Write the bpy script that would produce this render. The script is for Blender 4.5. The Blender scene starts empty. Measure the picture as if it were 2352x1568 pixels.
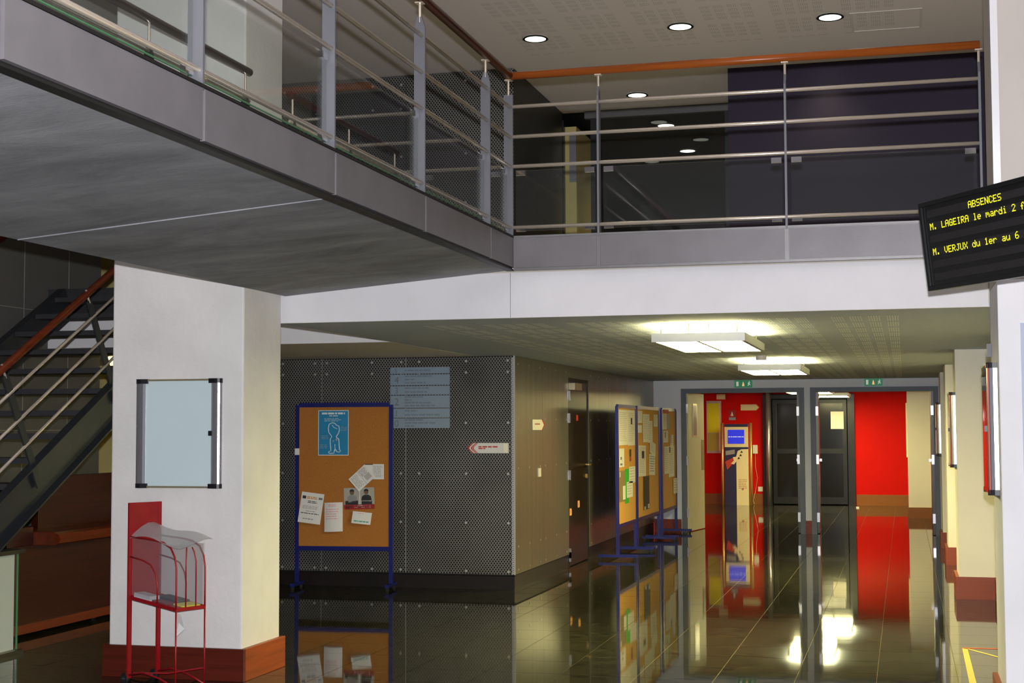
import bpy, math, random
from mathutils import Vector, Matrix
random.seed(7)
S = bpy.context.scene
COL = S.collection
R_ = math.radians

# ------------------------------------------------------------------ camera
CAM = Vector((0, 0, 1.6))
cd = bpy.data.cameras.new('camera')
cd.sensor_width = 36.0
cd.lens = 36.0 * 3390.25 / 2352.0
cd.clip_start = 0.05
cd.clip_end = 200
cam = bpy.data.objects.new('camera', cd)
COL.objects.link(cam)
_yaw, _pitch, _roll = .259156, .058951, -.003628
_f = Vector((-math.sin(_yaw) * math.cos(_pitch), math.cos(_yaw) * math.cos(_pitch), math.sin(_pitch)))
_r = Vector((math.cos(_yaw), math.sin(_yaw), 0))
_u = _r.cross(_f)
_r2 = _r * math.cos(_roll) + _u * math.sin(_roll)
_u2 = -_r * math.sin(_roll) + _u * math.cos(_roll)
cam.matrix_world = Matrix(((_r2.x, _u2.x, -_f.x, CAM.x), (_r2.y, _u2.y, -_f.y, CAM.y), (_r2.z, _u2.z, -_f.z, CAM.z), (0, 0, 0, 1)))
S.camera = cam

# ------------------------------------------------------------------ world, flash, exposure
S.view_settings.view_transform = 'Standard'
S.view_settings.look = 'None'
S.view_settings.gamma = 1
S.view_settings.use_curve_mapping = False
S.view_settings.exposure = 0.0
w = bpy.data.worlds.new('world')
S.world = w
w.use_nodes = True
w.node_tree.nodes['Background'].inputs[0].default_value = (.62, .66, .8, 1)
w.node_tree.nodes['Background'].inputs[1].default_value = 0.012

# the camera's own flash, just above the lens
fl = bpy.data.lights.new('camera_flash', 'SPOT')
fl.energy = 2150
fl.color = (.95, .94, 1.0)
fl.shadow_soft_size = .022
fl.spot_size = R_(140)
fl.spot_blend = .3
flo = bpy.data.objects.new('camera_flash', fl)
COL.objects.link(flo)
flo.location = CAM + _u2 * .13 - _f * .02
flo.rotation_euler = cam.matrix_world.to_euler()

# beams of the upper ceiling's round downlights, plus unseen ones added for ambient light
DOWN = [(-3.27, 13.23), (-1.90, 13.18), (-.57, 13.23), (-2.42, 14.6), (-.69, 14.58), (-2.76, 15.8), (-2.71, 17.5), (-2.69, 19.2), (-3.2, 10.9), (-1.3, 10.9), (0.1, 10.9), (-3.3, 7.9), (-3.3, 4.0), (-3.3, 0.5)]
for x, y in DOWN:
    dl = bpy.data.lights.new('downlight_beam', 'SPOT')
    dl.energy = DOWN_W = 19
    dl.color = (1.0, .9, .55)
    dl.spot_size = R_(120)
    dl.spot_blend = .9
    dl.shadow_soft_size = .09
    dlo = bpy.data.objects.new('downlight_beam', dl)
    COL.objects.link(dlo)
    dlo.location = (x, y, 5.21)

# tubes inside the suspended fixtures of the low corridor (light comes out above and below)
LAMPS = [(-1.70, -1.05, 10.22, 11.72), (-1.68, -1.03, 15.6, 17.1), (-1.98, -1.2, 25.6, 27.1), (-1.8, -1.02, 28.7, 30.2)]
LAMP_Z = (2.2, 2.26)
WARM = (1.0, .89, .40)
LAMP_EMIT = 68

# ------------------------------------------------------------------ helpers
def lin(c):
    return tuple(((v / 255) / 12.92 if v / 255 <= .04045 else ((v / 255 + .055) / 1.055) ** 2.4) for v in c)

class NT:
    def __init__(s, m):
        m.use_nodes = True
        s.t = m.node_tree
        s.t.nodes.clear()
        s.out = s.n('ShaderNodeOutputMaterial')
    def n(s, typ, **kw):
        nd = s.t.nodes.new(typ)
        for k, v in kw.items():
            setattr(nd, k, v)
        return nd
    def l(s, a, b):
        s.t.links.new(a, b)
    def m(s, op, a, b=None, c=None):
        nd = s.n('ShaderNodeMath', operation=op)
        for i, v in enumerate((a, b, c)):
            if v is None:
                continue
            if isinstance(v, (int, float)):
                nd.inputs[i].default_value = v
            else:
                s.l(v, nd.inputs[i])
        return nd.outputs[0]
    def pos(s):
        g = s.n('ShaderNodeNewGeometry')
        x = s.n('ShaderNodeSeparateXYZ')
        s.l(g.outputs['Position'], x.inputs[0])
        return g, x.outputs[0], x.outputs[1], x.outputs[2]

MATS = {}
def mat(name, rgb, rough=.5, metal=0.0, noise=None, bump=None, emit=None, spec=.5, stretch=(1, 1, 1), hard=(.3, .7), coat=0):
    """noise=(scale, dark factor, detail); bump=(scale, strength)"""
    m = bpy.data.materials.new(name)
    t = NT(m)
    b = t.n('ShaderNodeBsdfPrincipled')
    c = lin(rgb)
    b.inputs['Base Color'].default_value = (*c, 1)
    b.inputs['Roughness'].default_value = rough
    b.inputs['Metallic'].default_value = metal
    b.inputs['Specular IOR Level'].default_value = spec
    b.inputs['Coat Weight'].default_value = coat
    if noise or bump:
        g, *_ = t.pos()
        mp = t.n('ShaderNodeMapping')
        mp.inputs['Scale'].default_value = stretch
        t.l(g.outputs['Position'], mp.inputs[0])
    if noise:
        nz = t.n('ShaderNodeTexNoise')
        nz.inputs['Scale'].default_value = noise[0]
        nz.inputs['Detail'].default_value = noise[2] if len(noise) > 2 else 5
        t.l(mp.outputs[0], nz.inputs[0])
        rp = t.n('ShaderNodeValToRGB')
        rp.color_ramp.elements[0].position = hard[0]
        rp.color_ramp.elements[1].position = hard[1]
        k = noise[1]
        rp.color_ramp.elements[0].color = (*[v * k for v in c], 1)
        rp.color_ramp.elements[1].color = (*c, 1)
        t.l(nz.outputs['Fac'], rp.inputs[0])
        t.l(rp.outputs[0], b.inputs['Base Color'])
    if bump:
        nb = t.n('ShaderNodeTexNoise')
        nb.inputs['Scale'].default_value = bump[0]
        nb.inputs['Detail'].default_value = 4
        t.l(mp.outputs[0], nb.inputs[0])
        bp = t.n('ShaderNodeBump')
        bp.inputs['Strength'].default_value = bump[1]
        bp.inputs['Distance'].default_value = .01
        t.l(nb.outputs['Fac'], bp.inputs['Height'])
        t.l(bp.outputs[0], b.inputs['Normal'])
    if emit:
        b.inputs['Emission Color'].default_value = (*emit[0], 1)
        b.inputs['Emission Strength'].default_value = emit[1]
    t.l(b.outputs[0], t.out.inputs[0])
    MATS[name] = m
    return m

def wood(name, rgb, axis=0, rough=.35, k=.55, scale=14):
    st = [22, 22, 22]
    st[axis] = 1.0
    return mat(name, rgb, rough, 0, spec=.3, noise=(scale / 10, k, 6), stretch=tuple(st))

class MB:
    """collects solids, then links them as ONE mesh object"""
    def __init__(s):
        s.v, s.f = [], []
    def add(s, vs, fs):
        o = len(s.v)
        s.v += [Vector(v) for v in vs]
        s.f += [tuple(i + o for i in f) for f in fs]
        return s
    def box(s, x0, x1, y0, y1, z0, z1):
        vs = [(x, y, z) for z in (z0, z1) for x, y in ((x0, y0), (x1, y0), (x1, y1), (x0, y1))]
        return s.add(vs, [(3, 2, 1, 0), (4, 5, 6, 7), (0, 1, 5, 4), (1, 2, 6, 5), (2, 3, 7, 6), (3, 0, 4, 7)])
    def obox(s, c, a, b, d):
        """centre and three half-axis vectors"""
        c, a, b, d = map(Vector, (c, a, b, d))
        if a.cross(b).dot(d) < 0:
            a = -a
        vs = [c + a * i + b * j + d * k for k in (-1, 1) for i, j in ((-1, -1), (1, -1), (1, 1), (-1, 1))]
        return s.add(vs, [(3, 2, 1, 0), (4, 5, 6, 7), (0, 1, 5, 4), (1, 2, 6, 5), (2, 3, 7, 6), (3, 0, 4, 7)])
    def prism(s, poly, d):
        """closed polygon of 3-D points swept along d"""
        n = len(poly)
        p = [Vector(q) for q in poly]
        d = Vector(d)
        nrm = Vector((0, 0, 0))
        for i in range(n):
            nrm += p[i].cross(p[(i + 1) % n])
        if nrm.dot(d) < 0:
            p.reverse()
        vs = p + [q + d for q in p]
        fs = [tuple(range(n - 1, -1, -1)), tuple(range(n, 2 * n))]
        fs += [(i, (i + 1) % n, n + (i + 1) % n, n + i) for i in range(n)]
        return s.add(vs, fs)
    def tube(s, pts, r, n=10, closed=False):
        pts = [Vector(p) for p in pts]
        rings = []
        m = len(pts)
        ref = None
        for i, p in enumerate(pts):
            a = pts[i - 1] if i > 0 else (pts[-1] if closed else p)
            b = pts[i + 1] if i < m - 1 else (pts[0] if closed else p)
            t = (b - a).normalized()
            if ref is None:
                ref = Vector((0, 0, 1)) if abs(t.z) < .9 else Vector((1, 0, 0))
            x = (ref - t * ref.dot(t)).normalized()
            ref = x
            y = t.cross(x)
            rings.append([p + (x * math.cos(q) + y * math.sin(q)) * r for q in [2 * math.pi * j / n for j in range(n)]])
        vs = [v for rg in rings for v in rg]
        fs = []
        for i in range(m if closed else m - 1):
            k = (i + 1) % m
            fs += [(i * n + j, i * n + (j + 1) % n, k * n + (j + 1) % n, k * n + j) for j in range(n)]
        if not closed:
            fs += [tuple(range(n - 1, -1, -1)), tuple((m - 1) * n + j for j in range(n))]
        return s.add(vs, fs)
    def disc(s, c, ax, r, h, n=16):
        ax = Vector(ax).normalized()
        return s.tube([Vector(c), Vector(c) + ax * h], r, n)
    def quad(s, a, b, c, d):
        return s.add([a, b, c, d], [(0, 1, 2, 3)])
    def build(s, name, m, parent=None, smooth=False, bevel=0):
        me = bpy.data.meshes.new(name)
        if parent is not None:
            org = Vector(parent['_o'])
        else:
            xs, ys, zs = zip(*[v[:] for v in s.v])
            org = Vector(((min(xs) + max(xs)) / 2, (min(ys) + max(ys)) / 2, min(zs)))
        me.from_pydata([(v - org)[:] for v in s.v], [], s.f)
        me.validate()
        if smooth:
            me.polygons.foreach_set('use_smooth', [len(p.vertices) <= 4 for p in me.polygons])
        me.materials.append(MATS[m] if isinstance(m, str) else m)
        o = bpy.data.objects.new(name, me)
        COL.objects.link(o)
        if parent is not None:
            o.parent = parent
        else:
            o.location = org
        o['_o'] = org[:]
        if bevel:
            md = o.modifiers.new('bevel', 'BEVEL')
            md.width = bevel
            md.segments = 2
            md.limit_method = 'ANGLE'
        return o

def tag(o, label=None, cat=None, group=None, kind=None):
    for k, v in (('label', label), ('category', cat), ('group', group), ('kind', kind)):
        if v:
            o[k] = v
    return o

def thing(name, loc, label, cat, group=None, kind=None):
    o = bpy.data.objects.new(name, None)
    o.empty_display_size = .1
    COL.objects.link(o)
    o.location = loc
    o['_o'] = tuple(loc)
    return tag(o, label, cat, group, kind)

def struct(name, mb, m, **kw):
    return tag(mb.build(name, m, **kw), kind='structure')

def B(*a):
    return MB().box(*a)

def children(o):
    return [c for c in bpy.data.objects if c.parent == o]

def copy_thing(root, kids, delta, label=None):
    """copy of a thing with its parts and sub-parts; kids = [(part, [subparts])]"""
    r = root.copy()
    COL.objects.link(r)
    r.location = root.location + Vector(delta)
    if label:
        r['label'] = label
    for c, subs in kids:
        d = c.copy()
        COL.objects.link(d)
        d.parent = r
        for g in subs:
            e = g.copy()
            COL.objects.link(e)
            e.parent = d
    return r

def text_mb(mb, txt, size, O, u, v, n, off=.0008, extrude=0):
    """lettering laid on a plane: O = left end of baseline, u right, v up"""
    cu = bpy.data.curves.new('t', 'FONT')
    cu.body = txt
    cu.size = size
    o = bpy.data.objects.new('t', cu)
    COL.objects.link(o)
    dg = bpy.context.evaluated_depsgraph_get()
    me = bpy.data.meshes.new_from_object(o.evaluated_get(dg))
    O, u, v, n = map(Vector, (O, u, v, n))
    mb.add([O + u * q.co.x + v * q.co.y + n * off for q in me.vertices], [tuple(p.vertices) for p in me.polygons])
    bpy.data.objects.remove(o)
    bpy.data.curves.remove(cu)
    bpy.data.meshes.remove(me)
    return mb

# ------------------------------------------------------------------ materials
mat('plaster_white', (238, 237, 238), .75, noise=(3, .93), bump=(60, .05))
mat('plaster_beige', (204, 196, 186), .75, noise=(2.5, .93), bump=(50, .06))
mat('pillar_paint', (238, 236, 231), .8, noise=(2.6, .88), bump=(26, .25))
mat('ceiling_paint', (228, 222, 214), .8, noise=(2, .95))
mat('corridor_cream', (246, 240, 224), .7, noise=(2, .95))
mat('red_paint', (206, 12, 5), .7, noise=(3, .95), spec=.15)
mat('purple_paint', (36, 22, 54), .6, noise=(2, .9))
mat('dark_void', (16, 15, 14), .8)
mat('brown_dark_base', (24, 17, 15), .45, noise=(8, .8))
wood('wood_base_x', (98, 36, 21), 0, .4)  # front baseboards: darker copy, shade put into the wood colour
wood('wood_base_corr', (146, 66, 28), 0, .4, .85)
wood('wood_base_hall', (140, 84, 28), 0, .45, .9)
wood('wood_base_y', (168, 76, 30), 1, .4)  # side baseboards: lighter copy, warm lamp light put into the wood colour
wood('wood_rail_x', (178, 92, 34), 0, .28, .6)
wood('wood_rail_y', (112, 46, 19), 1, .28, .6)  # darker: the bridge handrail's shaded underside is put into the colour
wood('wood_desk', (62, 21, 7), 1, .3, .55)
wood('wood_red', (150, 58, 36), 1, .4)
mat('steel_panel', (122, 119, 121), .42, .2, noise=(5, .86), bump=(140, .03))
mat('steel_frame', (128, 127, 126), .42, .6, noise=(9, .85))
mat('steel_dark', (42, 41, 39), .5, .5, noise=(9, .8))
mat('stainless', (232, 220, 202), .24, .62)
mat('post_paint', (114, 115, 120), .45, .2, noise=(7, .92))
mat('aluminium', (186, 186, 194), .28, .8)
mat('chrome', (225, 225, 230), .14, 1)
mat('black_plastic', (22, 22, 30), .4)
mat('black_satin', (14, 14, 15), .38)
mat('concrete_soffit', (162, 163, 166), .85, noise=(1.5, .5, 12), bump=(30, .1), stretch=(1, 1.7, 1), hard=(.34, .68))
for n_ in MATS['concrete_soffit'].node_tree.nodes:
    if n_.type == 'TEX_NOISE' and n_.inputs['Scale'].default_value < 5:
        n_.inputs['Distortion'].default_value = .5
        n_.inputs['Roughness'].default_value = .66
mat('concrete_dark', (98, 96, 90), .85, noise=(1.2, .8, 6))
mat('gallery_floor', (206, 200, 186), .6)  # top out of view; pale colour added to bounce light onto the ceiling
mat('stair_metal', (56, 60, 64), .5, .35, noise=(7, .8))
mat('end_paint', (238, 242, 252), .7)
mat('stair_tread', (58, 58, 60), .6, .1, noise=(10, .75))
mat('metal_side', (146, 143, 127), .31, .74, noise=(1.6, .78, 4), stretch=(9, 9, .25))
mat('bolt_metal', (215, 215, 212), .3, .7)
mat('trim_bright', (230, 230, 232), .32, .7)
mat('blue_frame', (13, 24, 116), .4, .1, noise=(10, .85))
mat('cork', (190, 124, 54), .9, noise=(130, .72, 3), bump=(160, .1))
mat('cork_light', (236, 176, 80), .9, noise=(130, .78, 3), bump=(160, .1))
mat('paper', (236, 236, 238), .8)
mat('paper_cream', (254, 250, 232), .8)
mat('paper_grey', (196, 192, 190), .8)
mat('ink', (54, 54, 60), .8)
mat('ink_grey', (128, 128, 132), .8)
mat('ink_faint', (206, 196, 172), .8)
mat('ink_plate', (126, 142, 158), .6)
mat('ink_pink', (236, 168, 182), .8)
mat('ink_teal', (96, 172, 164), .8)
mat('ink_orange', (226, 160, 96), .8)
mat('ink_red', (196, 62, 52), .7)
mat('ink_brown', (190, 132, 104), .7)
mat('poster_blue', (26, 140, 196), .5, noise=(5, .9))
mat('poster_white', (236, 246, 250), .6)
mat('green_paper', (54, 190, 40), .7)
mat('khaki_paper', (150, 128, 78), .8)
mat('dark_photo', (70, 52, 36), .7, noise=(14, .4, 3))
mat('photo_shadow', (44, 44, 50), .7)
mat('photo_skin', (120, 92, 78), .7)
mat('photo_grey', (150, 150, 156), .7)
mat('photo_back', (178, 176, 170), .7)
mat('banner_red', (160, 30, 34), .6)
mat('plaque', (150, 170, 190), .35, noise=(4, .95))
mat('sign_green', (10, 110, 62), .4, emit=((.01, .16, .07), .5))
mat('sign_white', (238, 246, 240), .4, emit=((.9, 1, .85), .25))
mat('sign_reflection', (250, 190, 130), .4, emit=((1, .5, .2), .7))  # orange reflection on the sign, painted as a glowing colour
mat('door_grey', (104, 112, 126), .5, .1, noise=(6, .9))
mat('door_beige', (238, 228, 190), .5, noise=(3, .95))
mat('door_brown', (46, 37, 29), .3, .2, noise=(3, .75), stretch=(6, 6, .5))
mat('glaze_dark', (20, 19, 16), .12, 0, spec=.6)
mat('pane_grey', (118, 128, 148), .3)
mat('plate_tan', (158, 138, 96), .5)
mat('alu_dark', (36, 36, 31), .3, .6, noise=(5, .85))
mat('kiosk_gold', (226, 190, 122), .3, .6)
mat('kiosk_cream', (240, 228, 184), .6)
mat('kiosk_navy', (34, 36, 84), .5)
mat('screen_blue', (24, 34, 190), .3, emit=((.02, .03, .62), .8))
mat('screen_text', (200, 210, 250), .4, emit=((.6, .65, 1), .5))
mat('yellow_paper', (232, 232, 8), .6)
mat('green_yellow', (196, 204, 90), .7)
mat('red_metal', (164, 20, 30), .38, .1, noise=(12, .8))
mat('rubber', (26, 26, 27), .7)
mat('mag_white', (206, 208, 212), .5)
mat('mag_dark', (52, 60, 66), .5)
mat('mag_yellow', (214, 214, 70), .5)
mat('mag_red', (120, 46, 52), .5)
mat('whiteboard', (228, 244, 246), .22, spec=.5)
mat('poster_lilac', (176, 186, 208), .5)
mat('led_off', (38, 36, 38), .6, noise=(300, .6, 1), stretch=(1, 1, .1))
mat('led_case', (14, 15, 18), .35)
mat('led_yellow', (240, 240, 20), .5, emit=((.92, .86, .02), 1.0))
mat('switch_white', (232, 228, 214), .4)
mat('tape_yellow', (206, 192, 96), .6)
mat('tape_red', (200, 92, 50), .6)
mat('white_laminate', (206, 214, 216), .18, coat=.5)
mat('glass_edge', (70, 130, 84), .2)
mat('aluminium_warm', (190, 180, 150), .35, .7)
mat('grout', (120, 112, 74), .7)
mat('red_panel', (206, 66, 42), .5)
mat('lamplit_yellow', (212, 196, 128), .7)  # yellow lamp light on these walls is put into the colour
mat('lamp_frame', (196, 196, 190), .4, .2)

def emitter(name, col, strength, light=None):
    m = bpy.data.materials.new(name)
    t = NT(m)
    e = t.n('ShaderNodeEmission')
    e.inputs[0].default_value = (*col, 1)
    e.inputs[1].default_value = strength
    t.l(e.outputs[0], t.out.inputs[0])
    MATS[name] = m
emitter('lamp_diffuser', WARM, LAMP_EMIT)
emitter('lamp_tube', WARM, LAMP_EMIT * .9)
emitter('lamp_diffuser_hall', WARM, LAMP_EMIT * .55)
emitter('lamp_tube_hall', WARM, LAMP_EMIT * .5)
emitter('downlight_glow', (.96, 1.0, .82), 3.0)
emitter('wall_lamp_glow', (1.0, .8, .35), 2.5)

def glass(name, tint, dust, rough=.02, ior=1.5):
    m = bpy.data.materials.new(name)
    t = NT(m)
    f0 = ((ior - 1) / (ior + 1)) ** 2
    gm = t.n('ShaderNodeNewGeometry')
    dt = t.n('ShaderNodeVectorMath', operation='DOT_PRODUCT')
    t.l(gm.outputs['Normal'], dt.inputs[0])
    t.l(gm.outputs['Incoming'], dt.inputs[1])
    sch = t.m('ADD', t.m('MULTIPLY', t.m('POWER', t.m('SUBTRACT', 1.0, t.m('ABSOLUTE', dt.outputs['Value'])), 5.0), 1 - f0), f0)
    tr = t.n('ShaderNodeBsdfTransparent')
    tr.inputs[0].default_value = (*tint, 1)
    gl = t.n('ShaderNodeBsdfGlossy')
    gl.inputs['Roughness'].default_value = rough
    df = t.n('ShaderNodeBsdfDiffuse')
    df.inputs[0].default_value = (.75, .78, .78, 1)
    m1 = t.n('ShaderNodeMixShader')
    m1.inputs[0].default_value = dust
    t.l(tr.outputs[0], m1.inputs[1])
    t.l(df.outputs[0], m1.inputs[2])
    m2 = t.n('ShaderNodeMixShader')
    t.l(sch, m2.inputs[0])
    t.l(m1.outputs[0], m2.inputs[1])
    t.l(gl.outputs[0], m2.inputs[2])
    t.l(m2.outputs[0], t.out.inputs[0])
    MATS[name] = m
glass('glass', (.955, .975, .962), .011, ior=1.45)
glass('glass_clear', (.98, .99, .99), .006, ior=1.4)
glass('plastic_film', (.86, .85, .86), .10, .25)
glass('plastic_sheet', (.9, .9, .9), .40, .3)

# polished dark stone tiles
m = bpy.data.materials.new('floor_stone')
t = NT(m)
b = t.n('ShaderNodeBsdfPrincipled')
g, px_, py_, pz_ = t.pos()
nz = t.n('ShaderNodeTexNoise'); nz.inputs['Scale'].default_value = 9; nz.inputs['Detail'].default_value = 9
mp = t.n('ShaderNodeMapping'); mp.inputs['Scale'].default_value = (1, 2.4, 1)
t.l(g.outputs['Position'], mp.inputs[0]); t.l(mp.outputs[0], nz.inputs[0])
rp = t.n('ShaderNodeValToRGB')
rp.color_ramp.elements[0].position = .35; rp.color_ramp.elements[0].color = (*lin((20, 21, 16)), 1)
rp.color_ramp.elements[1].position = .72; rp.color_ramp.elements[1].color = (*lin((66, 64, 48)), 1)
t.l(nz.outputs['Fac'], rp.inputs[0]); t.l(rp.outputs[0], b.inputs['Base Color'])
b.inputs['Roughness'].default_value = .036
b.inputs['Specular IOR Level'].default_value = .5
nb = t.n('ShaderNodeTexNoise'); nb.inputs['Scale'].default_value = 2.2; nb.inputs['Detail'].default_value = 2
t.l(g.outputs['Position'], nb.inputs[0])
bp = t.n('ShaderNodeBump'); bp.inputs['Strength'].default_value = .02; bp.inputs['Distance'].default_value = .02
t.l(nb.outputs['Fac'], bp.inputs['Height']); t.l(bp.outputs[0], b.inputs['Normal'])
t.l(b.outputs[0], t.out.inputs[0])
MATS['floor_stone'] = m

# perforated sheet: round holes on a staggered grid, open to the black cavity behind
m = bpy.data.materials.new('perforated_sheet')
t = NT(m)
g, X, Y, Z = t.pos()
def hole(ou, ov):
    fu = t.m('MULTIPLY', t.m('SUBTRACT', t.m('FRACT', t.m('ADD', t.m('DIVIDE', t.m('ADD', X, Y), .030), ou)), .5), .030)
    fv = t.m('MULTIPLY', t.m('SUBTRACT', t.m('FRACT', t.m('ADD', t.m('DIVIDE', Z, .040), ov)), .5), .040)
    return t.m('SQRT', t.m('ADD', t.m('MULTIPLY', fu, fu), t.m('MULTIPLY', fv, fv)))
dm = t.m('MINIMUM', hole(100, 100), hole(100.5, 100.5))
fac = t.m('LESS_THAN', dm, .0098)
b = t.n('ShaderNodeBsdfPrincipled')
b.inputs['Metallic'].default_value = .55
b.inputs['Roughness'].default_value = .42
nz = t.n('ShaderNodeTexNoise'); nz.inputs['Scale'].default_value = 1.3; nz.inputs['Detail'].default_value = 3
t.l(g.outputs['Position'], nz.inputs[0])
rp = t.n('ShaderNodeValToRGB')
rp.color_ramp.elements[0].position = .3; rp.color_ramp.elements[0].color = (*lin((128, 126, 120)), 1)
rp.color_ramp.elements[1].position = .7; rp.color_ramp.elements[1].color = (*lin((160, 159, 155)), 1)
t.l(nz.outputs['Fac'], rp.inputs[0]); t.l(rp.outputs[0], b.inputs['Base Color'])
tr = t.n('ShaderNodeBsdfTransparent')
mx = t.n('ShaderNodeMixShader')
t.l(fac, mx.inputs[0]); t.l(b.outputs[0], mx.inputs[1]); t.l(tr.outputs[0], mx.inputs[2])
t.l(mx.outputs[0], t.out.inputs[0])
MATS['perforated_sheet'] = m

# acoustic plasterboard: blocks of fine slots
def acoustic(name, rgb, slot, x0, y0, xr, yr):
    m = bpy.data.materials.new(name)
    t = NT(m)
    g, X, Y, Z = t.pos()
    def blk(c, o, lim):
        mm = t.m('MULTIPLY', t.m('FRACT', t.m('DIVIDE', t.m('ADD', c, o), .6)), .6)
        cm = t.m('MULTIPLY', t.m('FRACT', t.m('DIVIDE', mm, .12)), .12)
        return t.m('MULTIPLY', t.m('LESS_THAN', mm, .479), t.m('LESS_THAN', cm, lim)), cm
    vx, cx = blk(X, 60 - x0, .084)
    vy, cy = blk(Y, 60 - y0, .088)
    sl = t.m('LESS_THAN', t.m('FRACT', t.m('DIVIDE', cx, .017)), .55)
    f = t.m('MULTIPLY', t.m('MULTIPLY', vx, vy), sl)
    for c, (a, bb) in ((X, xr), (Y, yr)):
        f = t.m('MULTIPLY', f, t.m('MULTIPLY', t.m('GREATER_THAN', c, a), t.m('LESS_THAN', c, bb)))
    b = t.n('ShaderNodeBsdfPrincipled')
    b.inputs['Roughness'].default_value = .8
    mx = t.n('ShaderNodeMixRGB')
    mx.inputs[1].default_value = (*lin(rgb), 1)
    mx.inputs[2].default_value = (*lin(slot), 1)
    t.l(f, mx.inputs[0]); t.l(mx.outputs[0], b.inputs['Base Color'])
    t.l(b.outputs[0], t.out.inputs[0])
    MATS[name] = m
acoustic('ceiling_low_board', (186, 196, 216), (246, 249, 255), -.46, 9.97, (-3.3, .03), (9.95, 22.6))  # paler slots: light on the fleece behind is put into the slot colour
acoustic('ceiling_high_board', (240, 232, 230), (220, 213, 211), -.46, 12.62, (-3.6, .05), (3.0, 13.86))  # darker slots: shade inside the holes is put into the slot colour

# ================================================================== STRUCTURE
# floor: bedding plane + stone tiles
fl_ = struct('floor', B(-9.5, 6.5, -3, 33, -.08, -.003), 'grout')
T = .5
X0 = -9.2
tm = None
cells = []
def view(x, y, z):
    c = Vector((x, y, z)) - CAM
    d = c.dot(_f)
    return (c.dot(_r2) / d * 3390 + 1176, 784 - c.dot(_u2) / d * 3390, d) if d > .2 else None
for i in range(31):
    for j in range(72):
        cx, cy = X0 + .25 + i * T, -2.75 + j * T
        p = view(cx, cy, 0)
        vis = p and -120 < p[0] < 2450 and p[1] < 1700 and not (cy > 14.3 and cx < -3.9) and not (cx > 1.1 and cy > 9) and cx < 1.0 and not cx < -7.5
        cells.append((p[2] if vis else 999, cx, cy))
cells.sort()
rest = MB()
for k, (d, cx, cy) in enumerate(cells):
    if k < 300 and d < 900:
        if tm is None:
            o = B(-T / 2 + .0018, T / 2 - .0018, -T / 2 + .0018, T / 2 - .0018, -.02, 0)
            me = bpy.data.meshes.new('tile')
            me.from_pydata([v[:] for v in o.v], [], o.f)
            me.materials.append(MATS['floor_stone'])
            tm = me
        ob = bpy.data.objects.new('tile', tm)
        COL.objects.link(ob)
        ob.parent = fl_
        ob.location = (cx - fl_['_o'][0], cy - fl_['_o'][1], 0 - fl_['_o'][2])
        ob.rotation_euler = (random.uniform(-1, 1) * .0005, random.uniform(-1, 1) * .0005, 0)
    else:
        rest.box(cx - T / 2 + .0018, cx + T / 2 - .0018, cy - T / 2 + .0018, cy + T / 2 - .0018, -.02, 0)
tag(rest.build('tile_field', 'floor_stone', fl_), kind='stuff')

# hall shell (what the photo does not show of it is plain)
struct('wall_left', B(-7.6, -7.4, -3, 12.58, 0, 5.25), 'concrete_dark')
struct('wall_behind', B(-7.4, 6.5, -3.2, -3, 0, 5.25), 'concrete_dark')
struct('wall_far_right', B(6.3, 6.5, -3, 8.95, 0, 5.25), 'concrete_dark')
struct('wall_stair_back', B(-9.5, -6.75, 15, 15.2, 0, 5.25), 'lamplit_yellow')
struct('wall_stair_far', B(-9.5, -9.3, 12.58, 15, 0, 5.25), 'lamplit_yellow')
struct('wall_stair_return', B(-9.5, -7.6, 12.4, 12.58, 0, 5.25), 'concrete_dark')
# joints of the grey wall cladding beside the stairs
jm = MB()
for y in (9.2, 10.0, 10.75, 11.31, 12.02):
    jm.box(-7.4, -7.397, y - .003, y + .003, 0, 5.2)
for z in (1.6, 2.66, 3.72):
    jm.box(-7.4, -7.397, -3, 12.58, z - .003, z + .003)
mat('joint', (150, 148, 140), .8)
tag(jm.build('trim_1', 'joint'), kind='structure')

# upper ceiling
ceil_u = struct('ceiling_upper', B(-9.5, 6.5, -3.2, 16.55, 5.25, 5.4), 'ceiling_high_board')
struct('ceiling_gallery_end', B(-4.5, 1.2, 16.55, 26, 5.25, 5.4), 'dark_void')  # same ceiling beyond the flash; its shade is put into a near-black colour
hm = MB()
for a in ((-.4, .22, 13.18, 13.2), (-.4, .22, 13.8, 13.82), (-.4, -.38, 13.2, 13.8), (.2, .22, 13.2, 13.8)):
    hm.box(*a, 5.244, 5.25)
tag(hm.build('ceiling_hatch', 'ceiling_paint'), 'faint square access hatch rim in the upper ceiling right of the downlights', 'hatch')

# gallery slab with its plaster fascia, low corridor ceiling below it
YF = 9.4
CZ = 2.33
struct('floor_gallery', B(-4.15, 1.2, YF + .03, 26, CZ + .03, 2.83), 'gallery_floor')
struct('floor_landing', B(-9.5, -4.16, 11.72, 15, CZ + .03, 2.83), 'concrete_dark')
struct('ceiling_corridor', B(-4.15, .95, YF + .03, 33, CZ, CZ + .029), 'ceiling_low_board')
struct('ceiling_landing', B(-9.5, -4.16, 11.72, 15, CZ, CZ + .029), 'ceiling_paint')
struct('wall_landing_edge', B(-9.5, -4.16, 11.69, 11.718, CZ, 2.60), 'plaster_white')
struct('trim_6', B(-9.5, -4.16, 11.685, 11.718, 2.602, 2.86), 'stair_tread')
struct('wall_fascia_right', B(-2.5, .51, YF, YF + .029, CZ, 2.63), 'plaster_white')
struct('wall_fascia_left', B(-4.15, -2.505, YF + .004, YF + .029, CZ, 2.63), 'plaster_white')

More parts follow.
